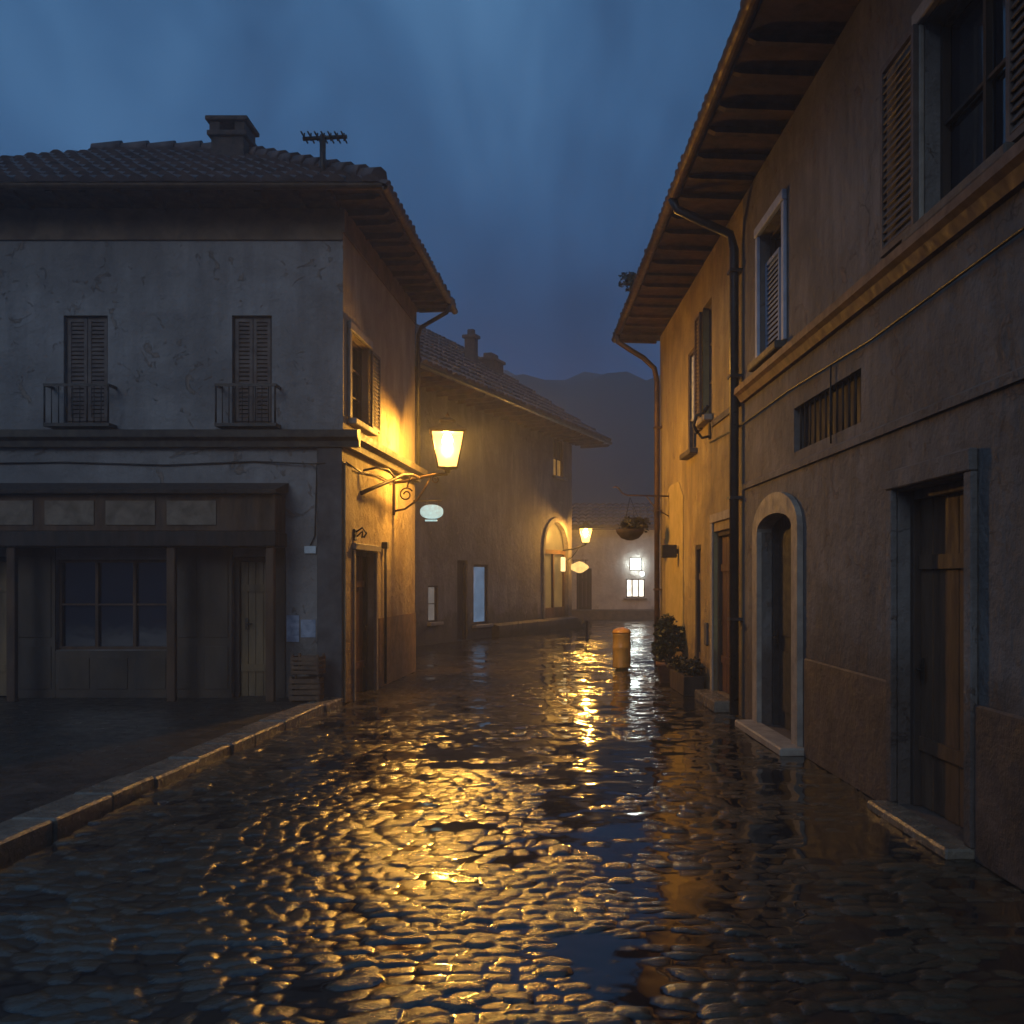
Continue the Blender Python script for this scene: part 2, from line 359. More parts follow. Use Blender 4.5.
def rafters(fr, roof, u0, u1, over, z, step=0.45, w=.08, h=.11):
    n = int((u1 - u0) / step); hb, wb = h * .8, w
    for i in range(n + 1):
        u = u0 + (u1 - u0) * i / n + random.uniform(-.05, .05); h = h * 0 + hb * random.uniform(.75, 1.1); w = wb * random.uniform(.8, 1.15)
        MB(fr).prof([(0.01, z - h), (over - .1, z - h + .01), (over - .03, z - .03), (over - .03, z - .002), (0.01, z - .002)], u - w / 2, u + w / 2).build('rafter', M['wood_soffit'], roof)

def gutter(mb, p0, p1, r=.065):
    p0, p1 = Vector(p0), Vector(p1); t = (p1 - p0).normalized(); a = t.cross(Vector((0, 0, 1))).normalized(); n = 8; vs = []
    for p in (p0, p1):
        for rr in (r, r - .008):
            vs += [p + a * (math.cos(math.pi + math.pi * k / n) * rr) + Vector((0, 0, math.sin(math.pi + math.pi * k / n) * rr)) for k in range(n + 1)]
    m = n + 1; fs = []
    for k in range(n):
        fs += [(k, k + 1, 2 * m + k + 1, 2 * m + k), (m + k, m + k + 1, 3 * m + k + 1, 3 * m + k), (k, k + 1, m + k + 1, m + k)]
    fs += [(0, m, 3 * m, 2 * m), (n, m + n, 3 * m + n, 2 * m + n)]
    mb.add(vs, fs)

# ------------------------------------------------------------------ ground
def vnoise(x, y, seed, scale):
    x = x / scale; y = y / scale; xi = np.floor(x).astype(np.int64); yi = np.floor(y).astype(np.int64); fx = x - xi; fy = y - yi
    def hsh(a, b):
        h = (a * 374761393 + b * 668265263 + seed * 2246822519) & 0xffffffff; h = ((h ^ (h >> 13)) * 1274126177) & 0xffffffff
        return ((h ^ (h >> 16)) & 0xffff) / 65535.0
    fx = fx * fx * (3 - 2 * fx); fy = fy * fy * (3 - 2 * fy)
    return (hsh(xi, yi) * (1 - fx) + hsh(xi + 1, yi) * fx) * (1 - fy) + (hsh(xi, yi + 1) * (1 - fx) + hsh(xi + 1, yi + 1) * fx) * fy
def h2(a, b, seed):
    h = (a * 374761393 + b * 668265263 + seed * 2246822519) & 0xffffffff; h = ((h ^ (h >> 13)) * 1274126177) & 0xffffffff
    return ((h ^ (h >> 16)) & 0xffff) / 65535.0
def cobble(name, xs, ys, cw=0.15, ch=0.125, zoff=0.0):
    X0, Y0 = np.meshgrid(xs, ys); X, Y = X0, Y0
    Xw = X + (vnoise(X, Y, 51, .5) - .5) * .16 + (vnoise(X, Y, 52, 1.7) - .5) * .3; Yw = Y + (vnoise(X, Y, 53, .45) - .5) * .15 + (vnoise(X, Y, 54, 1.9) - .5) * .5; X, Y = Xw, Yw
    ci = np.floor(Y / ch).astype(np.int64)
    f1 = np.full(X.shape, 9.0); f2 = np.full(X.shape, 9.0); idv = np.zeros(X.shape); tx = np.zeros(X.shape); ty = np.zeros(X.shape)
    for dj in (-1, 0, 1):
        J = ci + dj; off = (J % 2) * 0.5 * cw + (h2(J, J * 0 + 3, 5) - .5) * cw * .8; cx = np.floor((X - off) / cw).astype(np.int64)
        for di in (-1, 0, 1):
            I = cx + di; px = (I + .5 + (h2(I, J, 1) - .5) * .75) * cw + off; py = (J + .5 + (h2(I, J, 2) - .5) * .6) * ch
            dx = (X - px) / cw; dy = (Y - py) / ch; d = np.maximum(np.abs(dx), np.abs(dy)) * .55 + np.sqrt(dx * dx + dy * dy) * .45
            nw = d < f1; f2 = np.where(nw, f1, np.minimum(f2, d)); r = h2(I, J, 9)
            idv = np.where(nw, r, idv); tx = np.where(nw, dx * (h2(I, J, 11) - .5), tx); ty = np.where(nw, dy * (h2(I, J, 12) - .5), ty); f1 = np.where(nw, d, f1)
    X, Y = X0, Y0
    edge = np.clip((f2 - f1) / .32, 0, 1); dome = edge ** .7 * .011 - f1 * f1 * .004
    und = (vnoise(X, Y, 21, 1.7) - .5) * .022 + (vnoise(X, Y, 22, .55) - .5) * .010
    h = dome + tx * .009 + ty * .007 + (idv - .5) * .014 + (vnoise(X, Y, 25, .26) - .5) * .014 + und + (vnoise(X, Y, 23, .04) - .5) * .0030 + (vnoise(X, Y, 24, .11) - .5) * .004
    wl = .0104 + (vnoise(X, Y, 31, .55) - .5) * .014 + (vnoise(X, Y, 32, 4.0) - .5) * .014 - np.abs(X - .3) * .0036 + .0055 * np.exp(-((X - .28) / .42) ** 2) + (vnoise(X, Y, 33, .28) - .5) * .010
    wet = np.clip((wl + und * .25 - h) / .004 + .5, 0, 1)
    rip = (vnoise(X, Y, 41, .07) - .5) * .0008 + (vnoise(X, Y, 42, .12) - .5) * .0030 + (vnoise(X, Y, 43, .45) - .5) * .002
    h = np.maximum(h, wl + und * .25 + rip)
    ny, nx = X.shape; v = np.stack([X, Y, h + zoff], -1).reshape(-1, 3)
    a = (np.arange(ny - 1)[:, None] * nx + np.arange(nx - 1)[None, :]).ravel(); q = np.stack([a, a + 1, a + nx + 1, a + nx], -1)
    me = bpy.data.meshes.new(name); me.vertices.add(len(v)); me.vertices.foreach_set('co', v.ravel().astype(np.float32))
    me.loops.add(q.size); me.loops.foreach_set('vertex_index', q.ravel().astype(np.int32)); me.polygons.add(len(q))
    me.polygons.foreach_set('loop_start', (np.arange(len(q)) * 4).astype(np.int32)); me.update(calc_edges=True); me.shade_smooth()
    for nm, arr in (('wet', wet), ('stone_tone', idv)):
        at = me.attributes.new(nm, 'FLOAT', 'POINT'); at.data.foreach_set('value', arr.ravel().astype(np.float32))
    me.materials.append(M['cobble']); o = bpy.data.objects.new(name, me); C.objects.link(o); return struct(o)
def cobble_mat():
    m, nt, b = newmat('wet_cobbles')
    wet = node(nt, 'ShaderNodeAttribute', attribute_name='wet').outputs['Fac']; tone = node(nt, 'ShaderNodeAttribute', attribute_name='stone_tone').outputs['Fac']
    p = pos(nt); n = noise(nt, p, 26, 6, .65); big = noise(nt, p, 0.7, 5, .6)
    c = ramp(nt, tone, [(0.0, (0.022, 0.019, 0.015)), (0.5, (0.055, 0.044, 0.031)), (1.0, (0.10, 0.08, 0.055))])
    c = mixc(nt, 0.6, c, ramp(nt, n, [(0.3, 0.35), (0.7, 1.0)]), 'MULTIPLY')
    c = mixc(nt, ramp(nt, big, [(0.45, 0.0), (0.7, 0.5)]), c, (0.11, 0.075, 0.04))
    c = mixc(nt, wet, c, (0.012, 0.012, 0.014)); nt.links.new(c, b.inputs['Base Color'])
    r = ramp(nt, noise(nt, p, 9, 5, .6), [(0.3, 0.10), (0.72, 0.30)])
    nt.links.new(mixc(nt, wet, r, (0.06, 0.06, 0.06)), b.inputs['Roughness'])
    b.inputs['IOR'].default_value = 1.56
    k = node(nt, 'ShaderNodeMath', operation='SUBTRACT'); k.inputs[0].default_value = 1.0; nt.links.new(wet, k.inputs[1])
    bp = node(nt, 'ShaderNodeBump', i_Distance=0.006); nt.links.new(noise(nt, p, 60, 5, .6), bp.inputs['Height'])
    s2 = node(nt, 'ShaderNodeMath', operation='MULTIPLY'); s2.inputs[1].default_value = 0.6; nt.links.new(k.outputs[0], s2.inputs[0]); nt.links.new(s2.outputs[0], bp.inputs['Strength'])
    nt.links.new(bp.outputs[0], b.inputs['Normal']); return m
M['cobble'] = cobble_mat()
ys = [0.6]
while ys[-1] < 19.6: ys.append(ys[-1] + max(0.012, ys[-1] * 0.0032))
cobble('cobbled_street', np.arange(-3.3, 2.75, 0.019), np.array(ys))
ys2 = [ys[-1]]
while ys2[-1] < 60: ys2.append(ys2[-1] + 0.062)
cobble('cobbled_street_beyond', np.arange(-9, 9, 0.05), np.array(ys2))
g = MB().box(-165, 165, -8, 145, -1.0, -0.12).build('ground', M['stone_dark']); struct(g)

# raised pavement with kerb on the left
FK = Frame((-3.02 - 13.93 * .0503 + .0, 0), (-3.02, 13.93))
pv = MB(FK); pv.box(-1, FK.L - .002, -9, -.32, -.1, .10); M_pave = simple('wet_dark_paving', (0.018, 0.015, 0.012), (0.05, 0.04, 0.03), 3, 0.4, bs=0.5, bdist=.02); struct(pv.build('pavement', M_pave))
pn = M_pave.node_tree; br = node(pn, 'ShaderNodeTexBrick', i_Scale=1.0, offset=0.5); br.inputs['Mortar Size'].default_value = .012; br.inputs['Brick Width'].default_value = .75; br.inputs['Row Height'].default_value = .45; br.inputs['Color1'].default_value = (1, 1, 1, 1); br.inputs['Color2'].default_value = (.6, .6, .6, 1); br.inputs['Mortar'].default_value = (0, 0, 0, 1)
pn.links.new(pos(pn), br.inputs['Vector']); pb = pn.nodes['Principled BSDF']; bn = pb.inputs['Normal'].links[0].from_socket; bump(pn, pb, br.outputs['Color'], 1.0, .012, bn)
cs = pb.inputs['Base Color'].links[0].from_socket; pn.links.new(mixc(pn, .7, cs, br.outputs['Color'], 'MULTIPLY'), pb.inputs['Base Color'])
kb = MB(FK); u = -1.0
while u < FK.L - .3:
    l = random.uniform(.6, 1.0); l = min(l, FK.L - u); kb.box(u + .004, u + l - .004, -.316 + random.uniform(0, .006), random.uniform(-.012, .012), -.1, .115 + random.uniform(-.012, .012)); u += l
struct(kb.build('kerb', M['kerb'], None, 0.018))

# ------------------------------------------------------------------ left corner house
A = (-3.02, 13.93); B = (-2.77, 18.9); FS = Frame(A, B); FF = Frame(A, (-10, 13.93), True)
house = thing('corner_house', (-6, 16.4, 0), 'grey plastered two storey corner house with hipped tile roof, left of the street', 'house')
HT = 6.75
dS = (0.47, 1.75, 0.0, 2.12); wS = (0.32, 1.40, 3.95, 5.16); wS2 = (2.5, 3.1, 4.1, 5.0)
dF = (0.95, 1.50, 0.10, 2.02); wF = (0.97, 1.51, 3.84, 5.30); wF2 = (3.2, 3.8, 3.84, 5.30); wF3 = (5.3, 5.9, 3.84, 5.30)
sF = (2.35, 3.9, 0.75, 1.98); dF2 = (4.5, 5.4, 0.10, 2.02)
m = MB(FS); holed(m, 0, FS.L, 0, HT, [dS, wS], .22)
ws = m.build('wall', M['plaster_side'], house); ws['label'] = 'ochre lit side wall along the street'
m = MB(FF); holed(m, 0, FF.L, 0, HT, [dF, wF, wF2, wF3, sF, dF2], .22)
bk = FF(FF.L, 0, 0); m.add([bk, (bk.x, 18.9, 0), (bk.x, 18.9, HT), (bk.x, bk.y, HT)], [(0, 1, 2, 3)])
m.add([(bk.x, 18.9, 0), (B[0], B[1], 0), (B[0], B[1], HT), (bk.x, 18.9, HT)], [(0, 1, 2, 3)])
wf = m.build('wall', M['plaster_grey'], house); wf['label'] = 'blue grey front wall'
# cornice between storeys
cp = [(0.003, 3.50), (0.10, 3.50), (0.12, 3.58), (0.22, 3.62), (0.24, 3.71), (0.003, 3.75)]
m = MB(FF); m.prof(cp, -.24, FF.L); m.fr = FS; m.prof(cp, -.003, FS.L); m.build('cornice', M['stone_dark'], house)
MB(FF).box(-.0, FF.L, .002, .03, 6.32, 6.745).build('frieze', simple('brown_painted_frieze', (0.10, 0.06, 0.035), (0.20, 0.125, 0.07), 3, .8), house)
MB(FS).box(-.03, FS.L, .002, .03, 6.42, 6.745).build('frieze', bpy.data.materials['brown_painted_frieze'], house)
# corner pilaster and dado
MB(FF).box(-.0, .34, .002, .06, .1, 3.498).build('pilaster', M['pilaster'], house, .008)
MB(FS).box(2.05, FS.L - .02, .002, .022, 0.02, 1.1).build('dado', simple('brown_dado_paint', (0.14, 0.085, 0.04), (0.26, 0.16, 0.075), 4, .7, bs=.4), house)
MB(FS).box(0.02, .36, .002, .03, 0.02, 3.3).build('corner_strip', M['plaster_side'], house, .006)
# openings
door(FS, house, dS, .20, 'wood_red', 4, lab='dark brown street door on the lit side')
t = MB(FS); t.box(dS[0] - .09, dS[0] - .002, .031, .06, 0, 2.12).box(dS[1] + .002, dS[1] + .12, .003, .05, 0, 2.12).box(dS[0] - .12, dS[1] + .14, .003, .09, 2.125, 2.22); t.build('door_surround', M['stone'], house, .008)
window(FS, house, wS, .18, 'glass', 'wood_brown', 2, 3, 'stone', None, None)
shutter_mb(FS, 1.43, 1.95, .03, 3.97, 5.14).build('shutter', M['shutter_brown'], house)
w = MB(FS).box(.2, .30, .003, .05, 3.95, 5.16).box(.2, 1.5, .003, .06, 5.165, 5.28).build('window_surround', M['stone'], house, .008)
for h in (wF, wF2, wF3): window(FF, house, h, .17, 'glass', 'shutter_brown', 2, 4, None, None, None)
for h in (wF, wF2, wF3):
    for (a, b) in ((h[0] + .03, (h[0] + h[1]) / 2 - .005), ((h[0] + h[1]) / 2 + .005, h[1] - .03)):
        shutter_mb(FF, a, b, -.09, h[2] + .03, h[3] - .03).build('shutter', M['shutter_brown'], house)
    r = MB(FF); c0, c1 = h[0] - .13, h[1] + .15
    r.box(c0, c1, .003, .26, 3.755, 3.80)
    r.box(c0, c1, .235, .26, 4.29, 4.325).box(c0, c0 + .03, .003, .235, 4.29, 4.325).box(c1 - .03, c1, .003, .235, 4.29, 4.325)
    n = 9
    for i in range(n + 1): u = c0 + .014 + (c1 - c0 - .028) * i / n; r.tube([(u, .248, 3.80), (u, .248, 4.29)], .014 if i in (0, n) else .008, 6)
    r.build('balcony_railing', M['iron'], house)
door(FF, house, dF, .18, 'wood_ochre', 4, lab='worn ochre plank door under the wooden canopy')
door(FF, house, dF2, .18, 'wood_ochre', 4)
window(FF, house, sF, .15, 'glass', 'wood_brown', 3, 2, None, None, None)
pm = simple('shade_brown_panelling', (0.022, 0.015, 0.010), (0.085, 0.055, 0.032), 1.6, .75, bs=.5, stretch=(1, 1, .35))  # added panelling, its dark brown stands in for shade under the canopy
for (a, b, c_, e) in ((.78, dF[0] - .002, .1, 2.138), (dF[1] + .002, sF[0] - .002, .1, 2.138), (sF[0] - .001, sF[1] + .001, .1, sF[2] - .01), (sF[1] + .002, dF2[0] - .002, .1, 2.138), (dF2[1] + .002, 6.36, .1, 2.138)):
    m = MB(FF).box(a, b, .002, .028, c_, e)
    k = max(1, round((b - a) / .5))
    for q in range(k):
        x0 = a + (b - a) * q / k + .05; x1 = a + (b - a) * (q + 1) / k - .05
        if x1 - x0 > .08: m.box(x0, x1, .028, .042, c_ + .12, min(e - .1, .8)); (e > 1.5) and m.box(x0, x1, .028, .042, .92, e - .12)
    m.build('canopy_shade_panelling', pm, house, .004)
# timber shopfront canopy
cn = MB(FF); cn.prof([(.003, 3.02), (.62, 2.88), (.62, 2.83), (.003, 2.90)], .74, 6.4)
can = cn.build('canopy', M['wood_dark'], house)
MB(FF).box(.78, 6.36, .003, .50, 2.34, 2.826).build('frieze_board', M['wood_brown'], can, .01)
MB(FF).box(.76, 6.38, .003, .56, 2.14, 2.337).build('beam', M['wood_dark'], can, .012)
for i in range(7): MB(FF).box(1.55 + i * .8, 2.2 + i * .8, .502, .518, 2.42, 2.74).build('panel', simple('faded_sign_panel', (0.13, 0.085, 0.05), (0.24, 0.17, 0.11), 5, .7) if i == 0 else bpy.data.materials['faded_sign_panel'], can, .004)
for u in (.80, 2.1, 4.2, 5.6): MB(FF).box(u, u + .11, .40, .50, .10, 2.139).build('canopy_post', M['wood_brown'], can, .01)
# roof: soffit, rafters, fascia, tiles
OV = .60
ec = Vector((-2.42, 13.33, 6.80)); ed = Vector((-2.17, 19.5, 6.80)); el = Vector((-10.6, 13.33, 6.80)); eb = Vector((-10.6, 19.5, 6.80))
m = MB(); P = [ec, ed, eb, el]; m.add([p for p in P] + [p + Vector((0, 0, .05)) for p in P], [(0, 1, 2, 3), (4, 5, 6, 7), (0, 1, 5, 4), (1, 2, 6, 5), (2, 3, 7, 6), (3, 0, 4, 7)])
roof = m.build('roof', M['wood_soffit'], house)
rafters(FS, roof, -.3, FS.L + .4, .62, 6.8); rafters(FF, roof, .1, FF.L, .58, 6.8)
pitch = .54; s = 3.08
rp = Vector((-2.30 - s, 16.41, 6.86 + s * pitch)); rl = Vector((-10.6 + s, 16.41, 6.86 + s * pitch))
m = MB(); up = Vector((0, 0, .055)); cc = [p + up for p in (ec, ed, eb, el)]
m.add(cc + [rp, rl], [(3, 0, 4, 5), (0, 1, 4), (1, 2, 5, 4), (2, 3, 5)]).build('roof_deck', M['tile'], roof)
m = MB(); Lf = (el - ec).length; sl_ = math.sqrt(1 + pitch ** 2)
tile_slope(m, cc[0], cc[3], (0, 1, pitch), lambda t: min(s, t * Lf, (1 - t) * Lf) * sl_)
Ls = (ed - ec).length; tile_slope(m, cc[0], cc[1], (-1, 0, pitch), lambda t: min(t * Ls, (1 - t) * Ls, s) * sl_)
m.build('roof_tiles', M['tile'], roof)
m = MB(); n = 11
for (a, b) in ((cc[0], rp), (rp, rl), (cc[1], rp)):
    k = int((b - a).length / .36)
    for i in range(k): m.tube([a.lerp(b, i / k) + Vector((0, 0, .09)), a.lerp(b, (i + 1.1) / k) + Vector((0, 0, .07))], [.13, .10], 8, raw=True)
m.build('ridge_tiles', M['tile'], roof)
m = MB(); gutter(m, ec + Vector((.06, -.07, .02)), el + Vector((0, -.07, .02))); gutter(m, ec + Vector((.07, -.06, .02)), ed + Vector((.07, 0, .02))); m.build('gutter', M['copper'], roof)
# chimney
ch = MB().box(-5.36, -4.86, 15.5, 16.0, 7.4, 8.42).box(-5.41, -4.81, 15.45, 16.05, 8.42, 8.50).box(-5.38, -5.22, 15.48, 16.02, 8.50, 8.64).box(-5.0, -4.84, 15.48, 16.02, 8.50, 8.64).box(-5.43, -4.79, 15.43, 16.07, 8.64, 8.71)
ch.build('chimney', M['brick'], roof, .012)
# downpipes on side wall
m = MB(FS); m.tube([(2.35, .05, 0.05), (2.35, .05, 2.2)], .022, 8); m.box(2.29, 2.41, .003, .09, 2.2, 2.30); m.build('standpipe', M['iron'], house)
m = MB(FS); m.tube([(4.93, .66, 6.78), (4.93, .60, 6.62), (4.93, .12, 6.35), (4.93, .07, 6.2), (4.93, .07, 3.8)], .04, 8); m.build('downpipe', M['pipe'], house)

m = MB(FF); m.tube([(-.02, .02, 3.30), (.4, .075, 3.27), (1.2, .02, 3.31), (2.4, .025, 3.26), (3.8, .02, 3.30), (5.5, .02, 3.27)], .011, 5); m.tube([(.35, .02, 3.28), (.38, .02, 2.3), (.44, .02, 2.17)], .008, 5)
m.build('cable', M['iron'], house)
m = MB(FS); m.tube([(.0, .05, 3.30), (.8, .03, 3.26), (1.9, .03, 3.32), (3.0, .03, 3.3)], .011, 5); m.build('cable', M['iron'], house)
# antenna
a = Vector((-3.30, 13.95, 7.15)); an = thing('roof_antenna', a, 'dark tv aerial with a crossbar standing on the corner house roof', 'antenna')
MB().tube([(a.x, a.y, 7.0), (a.x, a.y, 7.76)], .042, 8, raw=True).build('mast', M['iron'], an)
b_ = MB().tube([(a.x - .27, a.y, 7.71), (a.x + .33, a.y, 7.74)], .030, 6, raw=True)
for i in range(7): x = a.x - .25 + i * .09; b_.tube([(x, a.y - .18, 7.73), (x, a.y + .18, 7.73)], .012, 5, raw=True); b_.tube([(x, a.y, 7.68), (x, a.y, 7.79)], .010, 5, raw=True)
b_.build('crossbar', M['iron'], an)

# things by the front wall
o = MB(FF).box(.595, .765, .004, .012, .86, 1.22).build('poster', M['paper'], None); tag(o, 'larger pale blue notice pasted on the dark front wall', 'poster')
o = MB(FF).box(.37, .57, .004, .012, .92, 1.16).build('poster', M['paper'], None); tag(o, 'smaller faded notice pasted beside the dark corner pilaster', 'poster')
o = MB(FF).box(.36, .52, .004, .03, 2.06, 2.16).build('name_plate', M['white_metal'], None, .004); tag(o, 'small dull white plate high beside the canopy end', 'plate')
def crate(x, y, z, w, dp, h, rz, label):
    t = thing('wooden_crate', (x, y, z), label, 'crate', 'crates stacked by the corner')
    m = MB()
    for sx in (-1, 1):
        for sy in (-1, 1): m.box(*sorted((sx * w / 2, sx * (w / 2 - .03))), *sorted((sy * dp / 2, sy * (dp / 2 - .03))), 0, h)
    m.box(-w / 2 + .01, w / 2 - .01, -dp / 2 + .01, dp / 2 - .01, .01, .025)
    fr = m.build('crate_frame', M['crate'], None); fr.parent = t
    m = MB(); n = 4
    for i in range(n):
        z0 = .015 + (h - .03) * i / n; z1 = z0 + (h - .03) / n - .018
        m.box(-w / 2, w / 2, -dp / 2 - .012, -dp / 2 - .001, z0, z1).box(-w / 2, w / 2, dp / 2 + .001, dp / 2 + .012, z0, z1)
        m.box(-w / 2 - .012, -w / 2 - .001, -dp / 2, dp / 2, z0, z1).box(w / 2 + .001, w / 2 + .012, -dp / 2, dp / 2, z0, z1)
    sl2 = m.build('slats', M['crate'], None); sl2.parent = t
    t.rotation_euler.z = rz; return t
crate(-3.37 - .05, 13.55, .11, .38, .30, .33, .05, 'lower wooden slatted crate at the foot of the corner pilaster')
crate(-3.40, 13.56, .452, .36, .28, .27, -.09, 'upper wooden slatted crate stacked by the corner pilaster')
# ------------------------------------------------------------------ lanterns
def lantern(loc, label, glass, sc=1.0, name='wall_lantern', rot=math.pi / 4, group='lit street lanterns'):
    """four sided tapered lantern; loc = base of glass"""
    x, y, z = loc; t = thing(name, loc, label, 'lantern', group)
    q = math.sqrt(2); rb, rt, h = .155 * sc * q, .27 * sc * q, .58 * sc
    MB().lathe(loc, [(rb * .93, .01), (rt * .93, h - .01)], 4, rot, False).build('lamp_glass', M[glass], t)
    MB().lathe((x, y, z + .33 * sc), [(.03 * sc, 0), (.075 * sc, .07 * sc), (.085 * sc, .14 * sc), (.06 * sc, .21 * sc), (.02 * sc, .24 * sc)], 14).build('bulb', M['bulb_far' if 'far' in glass else 'bulb'], t)
    f = MB()
    for k in range(4):
        a = rot + math.pi / 2 * k; c, s_ = math.cos(a), math.sin(a)
        f.tube([(x + rb * c, y + rb * s_, z), (x + rt * c, y + rt * s_, z + h)], .013 * sc, 5, raw=True)
    for (r, zz) in ((rb, 0), (rt, h)):
        P = [(x + r * math.cos(rot + math.pi / 2 * k), y + r * math.sin(rot + math.pi / 2 * k), z + zz) for k in range(4)]
        for k in range(4): f.tube([P[k], P[(k + 1) % 4]], .014 * sc, 5, raw=True)
    f.lathe((x, y, z - .09 * sc), [(.03 * sc, 0), (.05 * sc, .02 * sc), (.05 * sc, .05 * sc), (rb * .8, .085 * sc)], 10)
    f.build('lamp_frame', M['iron'], t)
    c = MB(); c.lathe((x, y, z + h), [(rt * 1.13, .012 * sc), (rt * 1.13, .03 * sc), (rt * .55, .13 * sc), (rt * .42, .14 * sc), (rt * .42, .19 * sc), (rt * .5, .2 * sc), (rt * .12, .27 * sc)], 4, rot, False)
    c.lathe((x, y, z + h + .26 * sc), [(.02 * sc, 0), (.035 * sc, .02 * sc), (.02 * sc, .05 * sc), (.005 * sc, .09 * sc)], 8)
    c.build('cap', M['copper'], t)
    return t
def scroll(c, r0, turns, a0, sgn=1, n=22):
    return [(c[0] + 0, c[1] + math.cos(a0 + sgn * 2 * math.pi * turns * i / n) * r0 * (1 - i / n * .75), c[2] + math.sin(a0 + sgn * 2 * math.pi * turns * i / n) * r0 * (1 - i / n * .75)) for i in range(n + 1)]
LX, LY, LZ = -1.95, 17.0, 3.56
lt = lantern((LX, LY, LZ), 'large lit amber lantern on a scrolled iron bracket, nearest lamp on the left', 'lamp_glass', 1.0, rot=math.pi / 4 + .12)
uu = (Vector((LX, LY, 0)) - FS.o).dot(FS.U); dd = (Vector((LX, LY, 0)) - FS.o).dot(FS.N)
m = MB(FS); m.box(uu - .05, uu + .05, .003, .03, 2.78, 3.42)
m.tube([(uu, .03, 3.32), (uu, .2, 3.34), (uu, .45, 3.40), (uu, .7, 3.45), (uu, dd, 3.46)], .026, 8)
m.tube([(uu, .03, 2.85), (uu, .2, 2.88), (uu, .40, 3.02), (uu, .52, 3.2), (uu, .64, 3.43)], .018, 8)
m.tube([(uu, .22 + math.cos(.5 + i * .42) * .12 * (1 - i / 30), 3.12 + math.sin(.5 + i * .42) * .12 * (1 - i / 30)) for i in range(22)], .013, 6)
m.tube([(uu, .72 + math.cos(1.5 + i * .42) * .07 * (1 - i / 28), 3.37 + math.sin(1.5 + i * .42) * .07 * (1 - i / 28)) for i in range(20)], .011, 6)
# lateral stay curling back along the wall
m.tube([(uu, .44, 3.40), (uu - .5, .42, 3.40), (uu - 1.0, .36, 3.34), (uu - 1.5, .28, 3.20), (uu - 2.0, .12, 3.04), (uu - 2.2, .02, 2.96)], [.024, .026, .028, .028, .03, .034], 8)
m.tube([(uu - 1.3, .32, 3.26), (uu - 1.6, .28, 3.36), (uu - 1.9, .16, 3.36), (uu - 2.1, .03, 3.30)], .017, 6)
m.tube([(uu - .5, .42, 3.39), (uu - .6, .38, 3.26), (uu - .5, .34, 3.18), (uu - .35, .34, 3.22)], .014, 6)
m.build('bracket', M['copper'], lt)

# oval hanging sign
sx, sy, sz = -2.44, 18.75, 2.95
sg = thing('hanging_sign', (sx, sy, sz), 'pale oval hanging sign below the large lantern', 'sign')
m = MB(); n = 28; P = []
for dy in (-.02, .02):
    P += [(sx + .21 * math.cos(2 * math.pi * k / n), sy + dy, sz + .13 * math.copysign(abs(math.sin(2 * math.pi * k / n)) ** .75, math.sin(2 * math.pi * k / n))) for k in range(n)]
m.add(P, [tuple(range(n)), tuple(range(n, 2 * n))] + [(k, (k + 1) % n, n + (k + 1) % n, n + k) for k in range(n)])
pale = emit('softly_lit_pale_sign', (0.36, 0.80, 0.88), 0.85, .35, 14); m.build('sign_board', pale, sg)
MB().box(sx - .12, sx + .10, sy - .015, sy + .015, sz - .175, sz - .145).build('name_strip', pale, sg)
MB().tube([(-2.78, sy, sz + .20), (sx + .18, sy, sz + .20)], .012, 6, raw=True).tube([(sx - .12, sy, sz + .2), (sx - .12, sy, sz + .1)], .005, 5, raw=True).tube([(sx + .12, sy, sz + .2), (sx + .12, sy, sz + .1)], .005, 5, raw=True).build('hanger', M['iron'], sg)
# small ornament above side door
m = MB(FS); m.box(.95 - .42, 1.05 - .42, .003, .03, 2.26, 2.42); m.tube([(.58, .03, 2.38), (.58, .12, 2.44), (.58, .18, 2.36), (.58, .14, 2.30)], .014, 6); m.tube([(.63, .03, 2.32), (.68, .10, 2.40), (.72, .08, 2.30)], .012, 6)
o = m.build('door_bell_bracket', M['iron']); tag(o, 'small curled black iron bracket above the lit brown door', 'bracket')

# ------------------------------------------------------------------ right house
Cc = (2.35 + 9.26 * .0484, 0); E = (1.84, 19.8); FR = Frame(Cc, E, True); L = FR.L
rh = thing('long_house', (5.5, 10, 0), 'long ochre and brown two storey house lining the right side of the street', 'house')
arch = (10.19, 11.64, .06, 2.5); d2 = (13.19, 14.45, .14, 2.38); big = (10.66, 11.70, 4.18, 5.62); w2 = (14.62, 15.28, 4.06, 5.75); w3 = (15.85, 16.6, 3.74, 5.35)
band = (8.3, 10.3, 2.98, 3.42); gw = (5.7, 7.0, 4.1, 5.5); gd = (6.3, 7.5, .06, 2.35); ga = (2.6, 3.9, 4.1, 5.5); gdd = (3.2, 4.4, .06, 2.35); d3 = (15.45, 15.95, .1, 2.24)
SPL = 12.62
HR = 6.4
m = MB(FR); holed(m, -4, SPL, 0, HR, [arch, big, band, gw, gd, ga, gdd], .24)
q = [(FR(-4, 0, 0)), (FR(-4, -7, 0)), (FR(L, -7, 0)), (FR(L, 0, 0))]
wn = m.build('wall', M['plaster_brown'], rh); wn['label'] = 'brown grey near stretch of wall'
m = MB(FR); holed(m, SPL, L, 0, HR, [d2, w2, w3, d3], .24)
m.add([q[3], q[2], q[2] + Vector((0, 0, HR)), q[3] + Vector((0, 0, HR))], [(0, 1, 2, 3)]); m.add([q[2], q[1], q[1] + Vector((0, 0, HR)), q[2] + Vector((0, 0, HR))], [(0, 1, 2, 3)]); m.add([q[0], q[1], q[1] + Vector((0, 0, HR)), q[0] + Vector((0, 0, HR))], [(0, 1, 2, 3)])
wr = m.build('wall', M['plaster_ochre'], rh); wr['label'] = 'ochre far stretch of wall'
